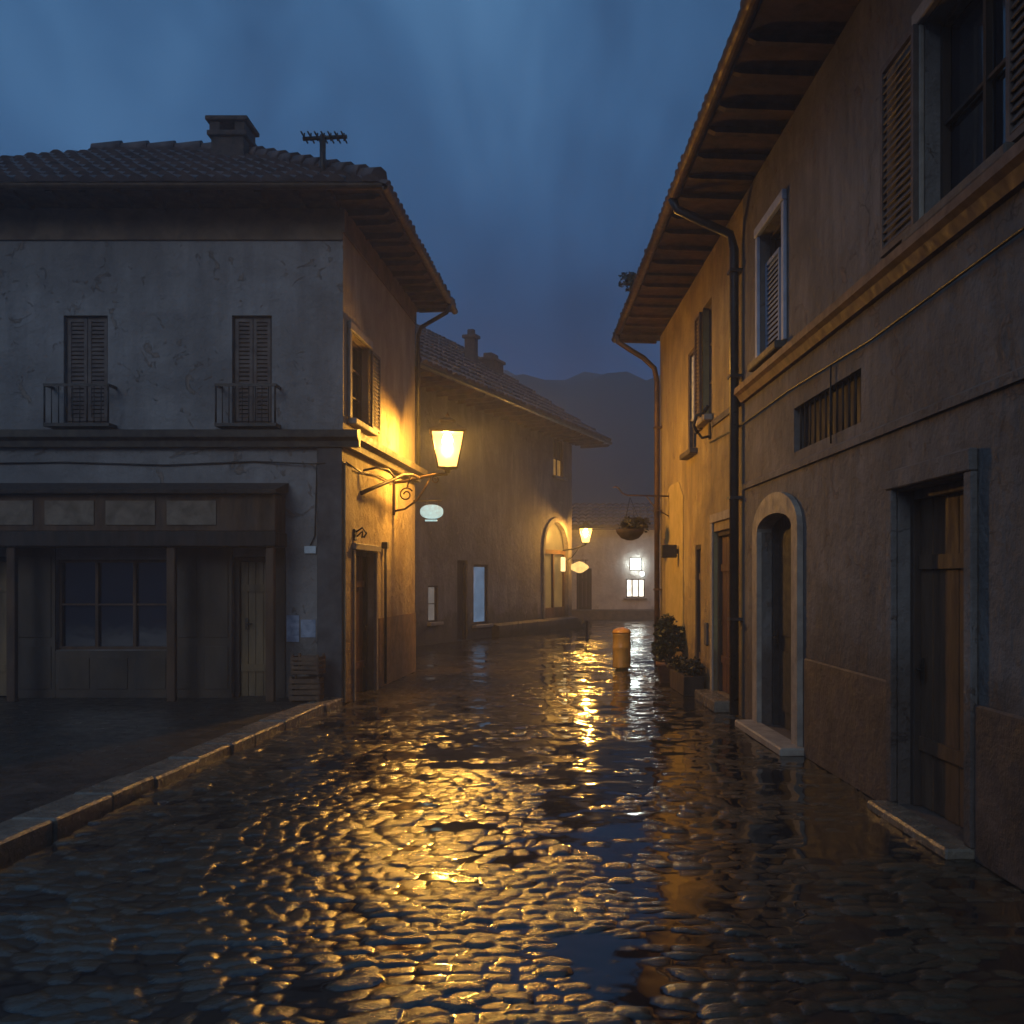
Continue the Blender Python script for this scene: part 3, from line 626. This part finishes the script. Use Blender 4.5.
m = MB(FR); m.prof([(.003, 3.86), (.05, 3.86), (.09, 3.93), (.13, 3.96), (.13, 4.03), (.003, 4.06)], -4, SPL - .1); m.build('string_course', simple('reddish_brown_moulding', (0.10, 0.05, 0.03), (0.22, 0.12, 0.07), 5, .7), rh)
m = MB(FR); m.prof([(.003, 3.86), (.03, 3.86), (.045, 3.93), (.003, 3.95)], SPL + .1, 14.5); m.build('string_course', M['plaster_brown'], rh)
m = MB(FR); m.prof([(.003, 2.80), (.03, 2.80), (.03, 2.86), (.003, 2.88)], -4, SPL - .1); m.build('string_course', M['plaster_brown'], rh)
pl_m = simple('damp_maroon_plinth', (0.04, 0.028, 0.024), (0.10, 0.065, 0.05), 2.2, .7, bs=.7, bdist=.03)
for (a, b) in ((-4, gdd[0] - .12), (gdd[1] + .12, gd[0] - .12), (gd[1] + .12, arch[0] - .36)): MB(FR).box(a, b, .003, .035, 0.0, .95).build('plinth', pl_m, rh, .012)
# rounded patch of brighter ochre near the far end
n = 8; pl = [(15.3 + 1.75, 0.9), (18.1 + .9, .9), (19.0, 3.05)] + [(18.3 + .7 * math.cos(a), 3.05 + .35 * math.sin(a)) for a in [math.pi / 2 * k / 5 for k in range(1, 6)]] + [(17.5, 3.38), (17.05, 3.1)]
MB(FR).prism(pl, .002, .014).build('bright_patch', simple('bright_ochre', (0.36, 0.27, 0.08), (0.48, 0.36, 0.13), 3, .8, bs=.4), rh)
# arched doorway
def arch_poly(u0, u1, z0, zs, n=12, rise=None):
    c = (u0 + u1) / 2; r = (u1 - u0) / 2; rise = rise or r
    return [(c + r * math.cos(math.pi * k / n), zs + rise * math.sin(math.pi * k / n)) for k in range(n + 1)]
def arch_surround(fr, u0, u1, z0, zs, rise, t, d0, d1, top, mb=None):
    mb = mb or MB(fr); inner = arch_poly(u0, u1, z0, zs, 14, rise); outer = arch_poly(u0 - t, u1 + t, z0, zs, 14, rise + t)
    for k in range(14): mb.prism([inner[k], outer[k], outer[k + 1], inner[k + 1]], d0, d1)
    mb.prism([(u1, z0), (u1 + t, z0), (u1 + t, zs), (u1, zs)], d0, d1); mb.prism([(u0 - t, z0), (u0, z0), (u0, zs), (u0 - t, zs)], d0, d1)
    # spandrels filling the square opening
    if top:
        for k in range(14): mb.prism([inner[k], (inner[k][0], top), (inner[k + 1][0], top), inner[k + 1]], d0 - .12, d0 + .002)
    return mb
arch_surround(FR, arch[0], arch[1], .06, 2.24, .17, .22, .003, .06, 2.5).build('door_arch', M['stone'], rh)
door(FR, rh, arch, .22, 'wood_black', 6, frame='wood_black', lab='near black arched door', panels=True)
MB(FR).box(arch[0] - .35, arch[1] + .25, .003, .26, 0, .085).build('doorstep', M['stone'], rh, .015)
door(FR, rh, d2, .16, 'wood_red', 4, step=.26, lab='dark red brown door beyond the downpipe')
m = MB(FR).box(d2[0] - .16, d2[0] - .003, .003, .03, 0, 2.5).box(d2[1] + .003, d2[1] + .16, .003, .03, 0, 2.5).box(d2[0] - .16, d2[1] + .16, .003, .035, 2.503, 2.62).build('door_surround', M['stone'], rh, .006)
door(FR, rh, d3, .12, 'shutter_brown', 2, handle=False, lab='narrow grey service door')
for dd_ in (gd, gdd):
    door(FR, rh, dd_, .2, 'wood_brown', 5, step=.2)
    MB(FR).box(dd_[0] - .11, dd_[0] - .003, .003, .05, 0.075, 2.36).box(dd_[1] + .003, dd_[1] + .11, .003, .05, 0.075, 2.36).box(dd_[0] - .11, dd_[1] + .11, .003, .06, 2.363, 2.5).build('door_surround', M['plaster_brown'], rh, .008)
# big blue window with half-closed shutter
bw = window(FR, rh, big, .19, 'glass', 'wood_dark', 2, 2, 'stone_dark', 'frame_blue', None, lab='pale blue framed upper window with blue shutter')
shutter_mb(FR, big[0] + .42, big[1] - .01, -.085, big[2] + .02, big[3] - .32).build('shutter', M['shutter_blue'], bw)
MB(FR).box(big[0] + .01, big[0] + .40, -.10, -.07, big[2] + .02, big[3] - .02).build('shutter', M['shutter_blue'], bw)
window(FR, rh, w2, .17, 'glass', 'shutter_brown', 2, 3, 'stone', None, None)
shutter_mb(FR, 15.30, 15.72, .02, 3.95, 5.7).build('shutter', M['shutter_brown'], rh)
window(FR, rh, w3, .10, 'glass', 'shutter_brown', 2, 3, 'stone_dark', None, None)
MB(FR).box(15.98, 16.16, .003, .02, 4.2, 5.2).build('window_jamb', M['white_metal'], rh)
for w_ in (gw, ga): window(FR, rh, w_, .19, 'glass', 'wood_dark', 2, 2, 'stone_dark', 'stone', 'shutter_brown')
m = MB(FR).box(band[0], band[1], -.14, -.10, band[2], band[3])
for k in range(12): u = band[0] + .08 + k * .165; m.tube([(u, -.04, band[2]), (u, -.04, band[3])], .010, 6)
m.build('grille', M['wood_dark'], rh)
# eaves
OVR = .80
def eave(u, d, z): return FR(u, d, z)
P = [eave(-4.5, OVR, 6.45), eave(L + .55, OVR - .05, 6.45), eave(L + .55, -7.3, 6.45), eave(-4.5, -7.3, 6.45)]
m = MB(); m.add(P + [p + Vector((0, 0, .05)) for p in P], [(0, 1, 2, 3), (4, 5, 6, 7), (0, 1, 5, 4), (1, 2, 6, 5), (2, 3, 7, 6), (3, 0, 4, 7)]); rr = m.build('roof', M['wood_soffit'], rh)
rafters(FR, rr, -4.2, L + .45, OVR, 6.45, .62, .09, .085)
rg0, rg1 = eave(-4.5, -3.2, 8.6), eave(L - 3, -3.2, 8.6)
cc = [p + Vector((0, 0, .055)) for p in P]
MB().add(cc + [rg0, rg1], [(0, 1, 5, 4), (1, 2, 5), (2, 3, 4, 5), (3, 0, 4)]).build('roof_deck', M['tile'], rr)
m = MB(); up_ = (rg0 - cc[0]).normalized(); LL = (cc[1] - cc[0]).length
tile_slope(m, cc[0], cc[1], up_, lambda t: min(4.3, (1 - t) * LL * 1.1)); m.build('roof_tiles', M['tile'], rr)
m = MB(); gutter(m, eave(-4.5, OVR + .08, 6.47), eave(L + .5, OVR + .03, 6.46), .07); m.build('gutter', M['copper'], rr)
# downpipes
m = MB(FR); m.tube([(12.72, OVR + .06, 6.42), (12.72, OVR, 6.28), (12.71, .45, 6.12), (12.70, .14, 5.98), (12.70, .09, 5.8), (12.70, .09, .03)], .058, 10)
for z in (1.2, 2.7, 4.2, 5.5): m.box(12.60, 12.80, .003, .16, z, z + .035)
m.build('downpipe', M['pipe'], rh)
m = MB(FR); m.tube([(19.70, OVR + .04, 6.40), (19.68, OVR + .03, 6.26), (19.66, .62, 6.12), (19.63, .35, 5.95), (19.62, .14, 5.75), (19.62, .09, 5.5), (19.62, .09, .03)], .052, 10)
for z in (1.5, 3.0, 4.6): m.box(19.53, 19.71, .003, .15, z, z + .035)
m.build('downpipe', M['copper'], rh)
m = MB(FR); m.tube([(-1, .03, 3.62), (2.5, .03, 3.58), (5, .03, 3.63), (8, .03, 3.57), (10.4, .03, 3.62), (12.5, .03, 3.60), (14.6, .03, 3.66)], .012, 5); m.tube([(9.0, .03, 3.6), (9.03, .03, 3.1), (9.0, .03, 2.9)], .009, 5); m.build('cable', M['iron'], rh)
# iron bracket (unlit) under the upper window
m = MB(FR); m.box(14.66, 14.78, .003, .02, 3.72, 4.05); m.tube([(14.72, .02, 3.98), (14.72, .10, 4.10), (14.72, .20, 4.06), (14.72, .24, 3.92), (14.72, .18, 3.80)], .024, 7); m.tube([(14.72, .02, 3.76), (14.72, .12, 3.74), (14.72, .17, 3.80)], .02, 7); m.tube([(14.72, .1, 4.1), (14.72, .03, 4.2)], .03, 7)
tag(m.build('iron_bracket', M['iron']), 'curled black iron hook bracket on the ochre wall below the upper windows', 'bracket')
# projecting box sign
bx = thing('wall_box', FR(17.5, .1, 2.1), 'small dark box sign sticking out of the ochre wall by the far downpipe', 'box sign')
MB(FR).box(17.44, 17.58, .05, .31, 2.08, 2.30).build('box', M['iron'], bx, .012); MB(FR).box(17.48, 17.54, .003, .05, 2.15, 2.23).build('mount', M['iron'], bx)
tag(MB(FR).box(14.85, 15.05, .003, .035, .75, 1.08).build('meter_box', M['pilaster'], None, .01), 'small grey meter box beside the dark red brown door', 'meter box')

# foliage
def leaves(mb, c, rad, n, size=.05, seed=1, squash=1.0, clumps=7):
    rnd = random.Random(seed); cl = []
    for k in range(clumps):
        v = Vector((rnd.gauss(0, 1), rnd.gauss(0, 1), rnd.gauss(0, 1))).normalized() * rnd.uniform(.3, .75)
        cl.append(Vector((v.x * rad[0], v.y * rad[1], v.z * rad[2])))
    for _ in range(n):
        k = rnd.choice(cl); v = Vector((rnd.gauss(0, 1), rnd.gauss(0, 1), rnd.gauss(0, 1))).normalized() * rnd.uniform(.25, .55)
        p = Vector(c) + k + Vector((v.x * rad[0], v.y * rad[1], v.z * rad[2]))
        a = Vector((rnd.uniform(-1, 1), rnd.uniform(-1, 1), rnd.uniform(-1, .8))).normalized(); b = a.cross(Vector((rnd.uniform(-1, 1), rnd.uniform(-1, 1), rnd.uniform(-1, 1)))).normalized()
        l = size * rnd.uniform(.6, 1.3); w = l * .38; nn = a.cross(b) * (l * .12)
        mb.add([p, p + a * l * .5 + b * w + nn, p + a * l, p + a * l * .5 - b * w + nn], [(0, 1, 2), (0, 2, 3)])
def pot(t, x, y, z, r, h, mat='terracotta'):
    MB().lathe((x, y, z), [(r * .68, 0), (r * .95, h * .82), (r * 1.08, h * .84), (r * 1.08, h), (r * .92, h), (r * .9, h * .88)], 20).build('pot', M[mat], t)
sb = thing('potted_shrub', (1.70, 16.9, 0), 'dark leafy shrub in a terracotta pot against the ochre wall', 'potted plant')
pot(sb, 1.70, 16.9, .01, .19, .34)
m = MB(); 
for k in range(5): a = k * 1.3; m.tube([(1.70 + .03 * math.cos(a), 16.9 + .03 * math.sin(a), .28), (1.70 + .08 * math.cos(a), 16.9 + .08 * math.sin(a), .6), (1.70 + .14 * math.cos(a + .4), 16.9 + .14 * math.sin(a + .4), .9)], [.016, .012, .005], 6, raw=True)
m.build('stems', M['wood_dark'], sb)
m = MB(); leaves(m, (1.70, 16.9, .74), (.30, .30, .36), 1500, .075, 3, clumps=12); m.build('foliage', M['leaf'], sb)
tr = thing('trough_planter', (1.86, 15.4, 0), 'low dark trough planter with drooping plants on the right wall foot', 'planter')
MB(FR).prism([(14.9, .01), (16.2, .01), (16.26, .30), (14.84, .30)], .06, .36).build('trough', M['wood_dark'], tr, .01)
m = MB(); 
for k in range(6): c = FR(15.0 + k * .22, .21, .36 + .05 * (k % 2)); leaves(m, c, (.19, .22, .15), 240, .07, 30 + k, clumps=5)
m.build('foliage', M['leaf_dry'], tr)
hb = Vector((1.18, 18.6, 2.42)); hk = thing('hanging_basket', hb, 'dark leafy hanging basket on a long iron arm at the right house corner', 'hanging basket')
MB().lathe((hb.x, hb.y, hb.z), [(.05, 0), (.16, .04), (.24, .13), (.26, .20), (.24, .20), (.22, .14)], 18).build('basket', M['wood_dark'], hk)
m = MB(); leaves(m, (hb.x, hb.y, hb.z + .28), (.30, .26, .17), 1300, .07, 8, clumps=10); m.build('foliage', M['leaf_dry'], hk)
m = MB()
for k in range(3): a = k * 2.09; m.tube([(hb.x + .24 * math.cos(a), hb.y + .24 * math.sin(a), hb.z + .19), (hb.x, hb.y, hb.z + .78)], .005, 5, raw=True)
m.build('chain', M['iron'], hk)
m = MB(); wx = FR(18.62, 0, 0).x
m.tube([(wx, 18.6, 3.22), (hb.x - .05, 18.6, 3.24), (hb.x - .14, 18.6, 3.28), (hb.x - .20, 18.6, 3.36), (hb.x - .26, 18.6, 3.40), (hb.x - .31, 18.6, 3.37)], [.016, .015, .013, .013, .012, .008], 7, raw=True)
m.tube([(wx, 18.6, 2.85), (wx - .25, 18.6, 3.0), (wx - .42, 18.6, 3.22)], .010, 6, raw=True); m.box(wx - .015, wx + .0, 18.55, 18.65, 2.8, 3.28); m.build('arm', M['copper'], hk)
m = MB(); gp = FR(16.9, OVR + .12, 6.62); leaves(m, gp, (.22, .26, .20), 160, .085, 77, clumps=5); m.tube([gp + Vector((.04, 0, -.14)), gp + Vector((-.05, 0, .02)), gp + Vector((-.14, 0, .1))], .006, 5, raw=True); m.tube([gp + Vector((.04, 0, -.14)), gp + Vector((.0, .03, .16))], .006, 5, raw=True)
tag(m.build('gutter_weed', M['leaf']), 'small tuft of weeds growing in the right gutter against the sky', 'plant')

# litter bin and bollard
bn = Vector((1.06, 19.15, .005)); bt = thing('litter_bin', bn, 'ochre cylindrical litter bin with lid coloured as lit orange standing in the street', 'litter bin')
MB().lathe(bn, [(.12, .0), (.12, .05), (.168, .06), (.172, .08), (.165, .10), (.165, .40), (.172, .42), (.172, .45), (.165, .47), (.165, .66), (.172, .68), (.16, .70)], 24).build('drum', M['bin'], bt)
MB().lathe(bn, [(.178, .702), (.178, .725), (.15, .77), (.08, .80), (.02, .81)], 24).build('lid', M['bin_lid_lit'], bt)
m = MB().lathe((.62, 29, .0), [(.055, 0), (.055, .06), (.035, .09), (.03, .45), (.045, .47), (.045, .52), (.015, .56)], 12); tag(m.build('bollard', M['iron']), 'thin black iron bollard in the street before the far corner', 'bollard')

# ------------------------------------------------------------------ middle house
P1 = (-2.69 - 2.94 * 1.25, 29 - 8 * 1.25); P2 = (.25, 37); FM = Frame((-2.69 - 2.94 * .6, 29 - 8 * .6), P2); 
mh = thing('umber_house', (-4, 34, 0), 'faded umber house with dark eaves facing the bend, behind the large lantern', 'house')
HM = 6.72; u0 = -3.5; LM = FM.L
pw = (2.6, 3.15, .6, 1.55); md = (4.3, 4.95, .03, 2.25); bl = (5.35, 6.35, .42, 2.15); ga_ = (10.85, 13.1, .30, 3.75); tw = (11.75, 12.75, 5.3, 6.6); hd = (.9, 1.8, .02, 2.3)
m = MB(FM); holed(m, u0, LM, -.1, HM, [pw, md, bl, ga_, tw, hd], .22)
# end wall turning the corner
FE = Frame(P2, (P2[0] - 4.2, P2[1] + 5.0), True)
m.add([FM(LM, 0, -.1), FE(FE.L, 0, -.1), FE(FE.L, 0, HM), FM(LM, 0, HM)], [(0, 1, 2, 3)])
bk1 = FM(u0, -7, 0); m.add([FM(u0, 0, -.1), (bk1.x, bk1.y, -.1), (bk1.x, bk1.y, HM), FM(u0, 0, HM)], [(0, 1, 2, 3)])
m.build('wall', M['plaster_mid'], mh)
window(FM, mh, pw, .12, 'win_pale', 'wood_dark', 1, 2, 'stone', None, None, lab='small pale curtained window')
door(FM, mh, md, .16, 'wood_dark', 3, lab='narrow black door')
door(FM, mh, hd, .16, 'wood_dark', 3)
window(FM, mh, bl, .12, 'win_blue', 'wood_dark', 1, 1, 'stone', None, None, bar=.07, lab='tall window glowing pale blue')
window(FM, mh, tw, .14, 'glass', 'wood_brown', 2, 2, 'stone', None, None)
MB(FM).box(tw[0] + .05, tw[1] - .05, -.112, -.100, tw[2] + .05, (tw[2] + tw[3]) / 2 - .05).build('lit_pane', M['win_gold_small'], mh)
# gold lit arched doorway
arch_surround(FM, ga_[0], ga_[1], .30, 2.75, .95, .16, .003, .06, 3.75).build('door_arch', M['plaster_mid'], mh)
gf = MB(FM); a0, a1 = ga_[0], ga_[1]
gf.box(a0, a0 + .08, -.15, -.07, .30, 2.7).box(a1 - .08, a1, -.15, -.07, .30, 2.7).box((a0 + a1) / 2 - .05, (a0 + a1) / 2 + .05, -.15, -.07, .30, 2.6).box(a0, a1, -.15, -.05, 2.6, 2.74)
ad_ = gf.build('door', M['wood_brown'], mh); ad_['label'] = 'glazed arched doorway glowing gold'
MB(FM).box(a0 + .004, a1 - .004, -.19, -.16, .304, 3.74).build('pane', M['win_gold'], ad_)
MB(FM).box(a0 + .08, a1 - .08, -.15, -.08, .302, .75).build('kickboard', M['wood_brown'], ad_)
tag(MB(FM).box(12.35, 12.65, .04, .12, 2.0, 2.5).build('shop_lamp', emit('dim_lamp_glass', (1, .7, .3), 2.2, .3), None, .02), 'small glowing box lamp beside the gold arched doorway', 'lamp')
# dark stone base kerb and low planting
m = MB(FM); m.prof([(.003, -.05), (.28, -.05), (.24, .34), (.003, .40)], 6.6, LM); m.build('base_course', M['stone_dark'], mh)
# deep eaves
OM = 1.15
P = [FM(u0 - .5, OM, 6.68), FM(LM + .75, OM, 6.68), FM(LM + .75, -7, 6.68), FM(u0 - .5, -7, 6.68)]
m = MB(); m.add(P + [p + Vector((0, 0, .06)) for p in P], [(0, 1, 2, 3), (4, 5, 6, 7), (0, 1, 5, 4), (1, 2, 6, 5), (2, 3, 7, 6), (3, 0, 4, 7)]); rm = m.build('roof', M['wood_soffit'], mh)
rafters(FM, rm, u0, LM + .9, OM, 6.68, .6, .1, .14)
cc = [p + Vector((0, 0, .065)) for p in P]; r0, r1 = FM(u0 - .5, -2.6, 9.45), FM(LM - 3.2, -2.6, 9.45)
MB().add(cc + [r0, r1], [(0, 1, 5, 4), (1, 2, 5), (2, 3, 4, 5), (3, 0, 4)]).build('roof_deck', M['tile'], rm)
m = MB(); LL = (cc[1] - cc[0]).length; upv = (r0 - cc[0]); tile_slope(m, cc[0], cc[1], upv, lambda t: min(4.65, (1 - t) * LL * 1.0), .26, .5); m.build('roof_tiles', M['tile'], rm)
m = MB(); gutter(m, FM(u0 - .5, OM + .07, 6.70), FM(LM + .75, OM + .07, 6.70), .08); m.build('gutter', M['pipe'], rm)
def chim(u, d, w, dp, z0, z1, nm='chimney'):
    MB(FM).box(u - w / 2, u + w / 2, d - dp / 2, d + dp / 2, z0, z1).box(u - w / 2 - .06, u + w / 2 + .06, d - dp / 2 - .06, d + dp / 2 + .06, z1, z1 + .1).box(u - w * .3, u + w * .3, d - dp * .3, d + dp * .3, z1 + .1, z1 + .28).build(nm, M['brick'], rm, .015)
chim(7.3, -1.0, .26, .34, 7.4, 9.1); chim(9.2, -1.2, .9, .5, 7.4, 8.75)
# grass tufts and weeds at the foot of the house
m = MB(); rnd = random.Random(4)
for k in range(900):
    u = rnd.uniform(6.4, LM + .3); hgt = rnd.uniform(.1, .42) * (1 if rnd.random() < .8 else 1.5); dd_ = rnd.uniform(.28, .6); a = rnd.uniform(-.12, .12); w_ = rnd.uniform(.01, .025); p = FM(u, dd_, -.02); q_ = FM(u + a, dd_ + rnd.uniform(-.1, .1), hgt)
    m.add([p - FM.U * w_, p + FM.U * w_, q_], [(0, 1, 2)])
w_ = m.build('weeds', M['leaf_dry']); struct(w_, 'stuff')

# far lanterns
l2 = lantern((.72, 35.75, 3.0), 'small lit amber lantern at the far corner of the umber house', 'lamp_glass_far', .85, rot=math.pi / 4)
m = MB(); fx = FM(12.75, 0, 0); m.tube([(fx.x, fx.y, 2.75), (.3, 35.8, 2.78), (.72, 35.75, 2.93)], .025, 7, raw=True); m.tube([(fx.x, fx.y, 2.3), (.25, 35.8, 2.5), (.5, 35.77, 2.84)], .016, 6, raw=True); m.build('bracket', M['iron'], l2)
# amber cloud-shaped lit sign
s2 = thing('lit_sign', (.52, 37.0, 2.1), 'glowing yellow rounded sign just below the far lantern', 'sign')
cx, cz = .52, 2.16; pl = [(cx + .32 * math.cos(a) * (1 + .06 * math.cos(5 * a)), cz + .19 * math.sin(a) * (1 + .1 * math.cos(4 * a))) for a in [2 * math.pi * k / 30 for k in range(30)]]
m = MB(Frame((0, 36.9), (1, 36.9))); m.prism(pl, -.04, .04); m.build('sign_board', M['sign_amber'], s2)
MB().tube([(.15, 36.95, 2.42), (.85, 36.95, 2.42)], .014, 6, raw=True).tube([(.75, 36.95, 2.42), (.75, 36.95, 2.2)], .014, 6, raw=True).tube([(.3, 36.95, 2.42), (.3, 36.95, 2.3)], .014, 6, raw=True).build('hanger', M['iron'], s2)

# ------------------------------------------------------------------ far house closing the street
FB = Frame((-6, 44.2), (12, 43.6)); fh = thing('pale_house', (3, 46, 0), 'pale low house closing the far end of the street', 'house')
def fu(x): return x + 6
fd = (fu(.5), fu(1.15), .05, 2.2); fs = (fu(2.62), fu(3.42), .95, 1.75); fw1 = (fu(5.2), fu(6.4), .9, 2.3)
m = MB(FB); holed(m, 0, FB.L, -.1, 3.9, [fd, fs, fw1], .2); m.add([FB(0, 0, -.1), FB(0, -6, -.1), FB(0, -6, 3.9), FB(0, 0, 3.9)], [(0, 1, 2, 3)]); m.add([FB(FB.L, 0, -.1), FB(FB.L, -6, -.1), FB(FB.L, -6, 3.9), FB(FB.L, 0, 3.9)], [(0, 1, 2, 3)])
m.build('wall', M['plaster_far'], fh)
door(FB, fh, fd, .16, 'wood_dark', 3, handle=False)
window(FB, fh, fs, .12, 'shop_lit', 'wood_dark', 3, 1, 'stone', None, None, bar=.05, lab='brightly lit shop window')
window(FB, fh, fw1, .12, 'glass', 'wood_dark', 2, 2, 'stone', None, None)
MB(FB).prof([(.003, -.05), (.35, -.05), (.33, .40), (.003, .44)], fu(.1), fu(9)).build('base_wall', M['stone_dark'], fh)
m = MB(FB); m.prof([(.5, 3.85), (.5, 3.92), (-3, 5.1), (-6.4, 3.92), (-6.4, 3.85)], -.4, FB.L + .4); rf = m.build('roof', M['tile'], fh)
m = MB(); tile_slope(m, FB(-.4, .5, 3.93), FB(FB.L + .4, .5, 3.93), FB(-.4, -3, 5.11) - FB(-.4, .5, 3.93), lambda t: 3.7, .3, .6); m.build('roof_tiles', M['tile'], rf)
lb = thing('lit_panel_sign', FB(fu(3.05), .1, 2.1), 'bright white square illuminated sign above the lit shop window', 'sign')
MB(FB).box(fu(2.82), fu(3.24), .06, .18, 2.16, 2.60).build('panel', M['white_lit'], lb, .01); MB(FB).box(fu(2.79), fu(3.27), .003, .058, 2.13, 2.63).build('casing', M['iron'], lb)
gl = thing('wall_globe_lamp', FB(fu(3.3), .1, 1.9), 'small white globe lamp between the square sign and the lit shop window', 'lamp')
MB().lathe(FB(fu(3.3), .22, 1.86), [(.02, 0), (.07, .02), (.10, .08), (.10, .12), (.07, .18), (.02, .2)], 14).build('globe', emit('white_globe', (.9, 1, .95), 5, .1), gl); MB(FB).box(fu(3.28), fu(3.32), .003, .22, 2.06, 2.10).build('arm', M['iron'], gl)

# more roofs hiding the gap, and the hill
hx = np.linspace(-160, 160, 161); m = MB(); vs = []; fs_ = []
def hh(x): return 20.6 - .028 * x + 1.0 * math.sin(x / 17 + 1.0) + .6 * math.sin(x / 6.3 + .4) + .35 * math.sin(x / 2.6) + (3.5 * math.exp(-((x + 30) / 26) ** 2)) - 1.2 * math.exp(-((x - 2) / 8) ** 2)
for j in range(9):
    for x in hx:
        t_ = j / 8; vs.append((x, 84 + 60 * t_, -1 + hh(x) * (1.0 + .25 * t_) * math.sin(min(1, t_ * 3.2) * math.pi / 2) ** .8 * (1 + .03 * math.sin(x * .7 + j * 2.1))))
n_ = len(hx)
for j in range(8):
    for i in range(n_ - 1): fs_.append((j * n_ + i, j * n_ + i + 1, (j + 1) * n_ + i + 1, (j + 1) * n_ + i))
m.add(vs, fs_, True); struct(m.build('hill', M['hill']))

# ------------------------------------------------------------------ evening mist
hz = MB().box(-170, 170, -12, 150, -2.2, 33).build('haze', M['iron']); hz['kind'] = 'stuff'
hm = bpy.data.materials.new('mist'); hm.use_nodes = True; t = hm.node_tree; t.nodes.clear()
pv_ = node(t, 'ShaderNodeVolumePrincipled'); pv_.inputs['Color'].default_value = (0.80, 0.84, 0.92, 1); pv_.inputs['Density'].default_value = 0.0058; pv_.inputs['Anisotropy'].default_value = 0.35
ot = node(t, 'ShaderNodeOutputMaterial'); t.links.new(pv_.outputs[0], ot.inputs['Volume'])
hz.data.materials.clear(); hz.data.materials.append(hm)
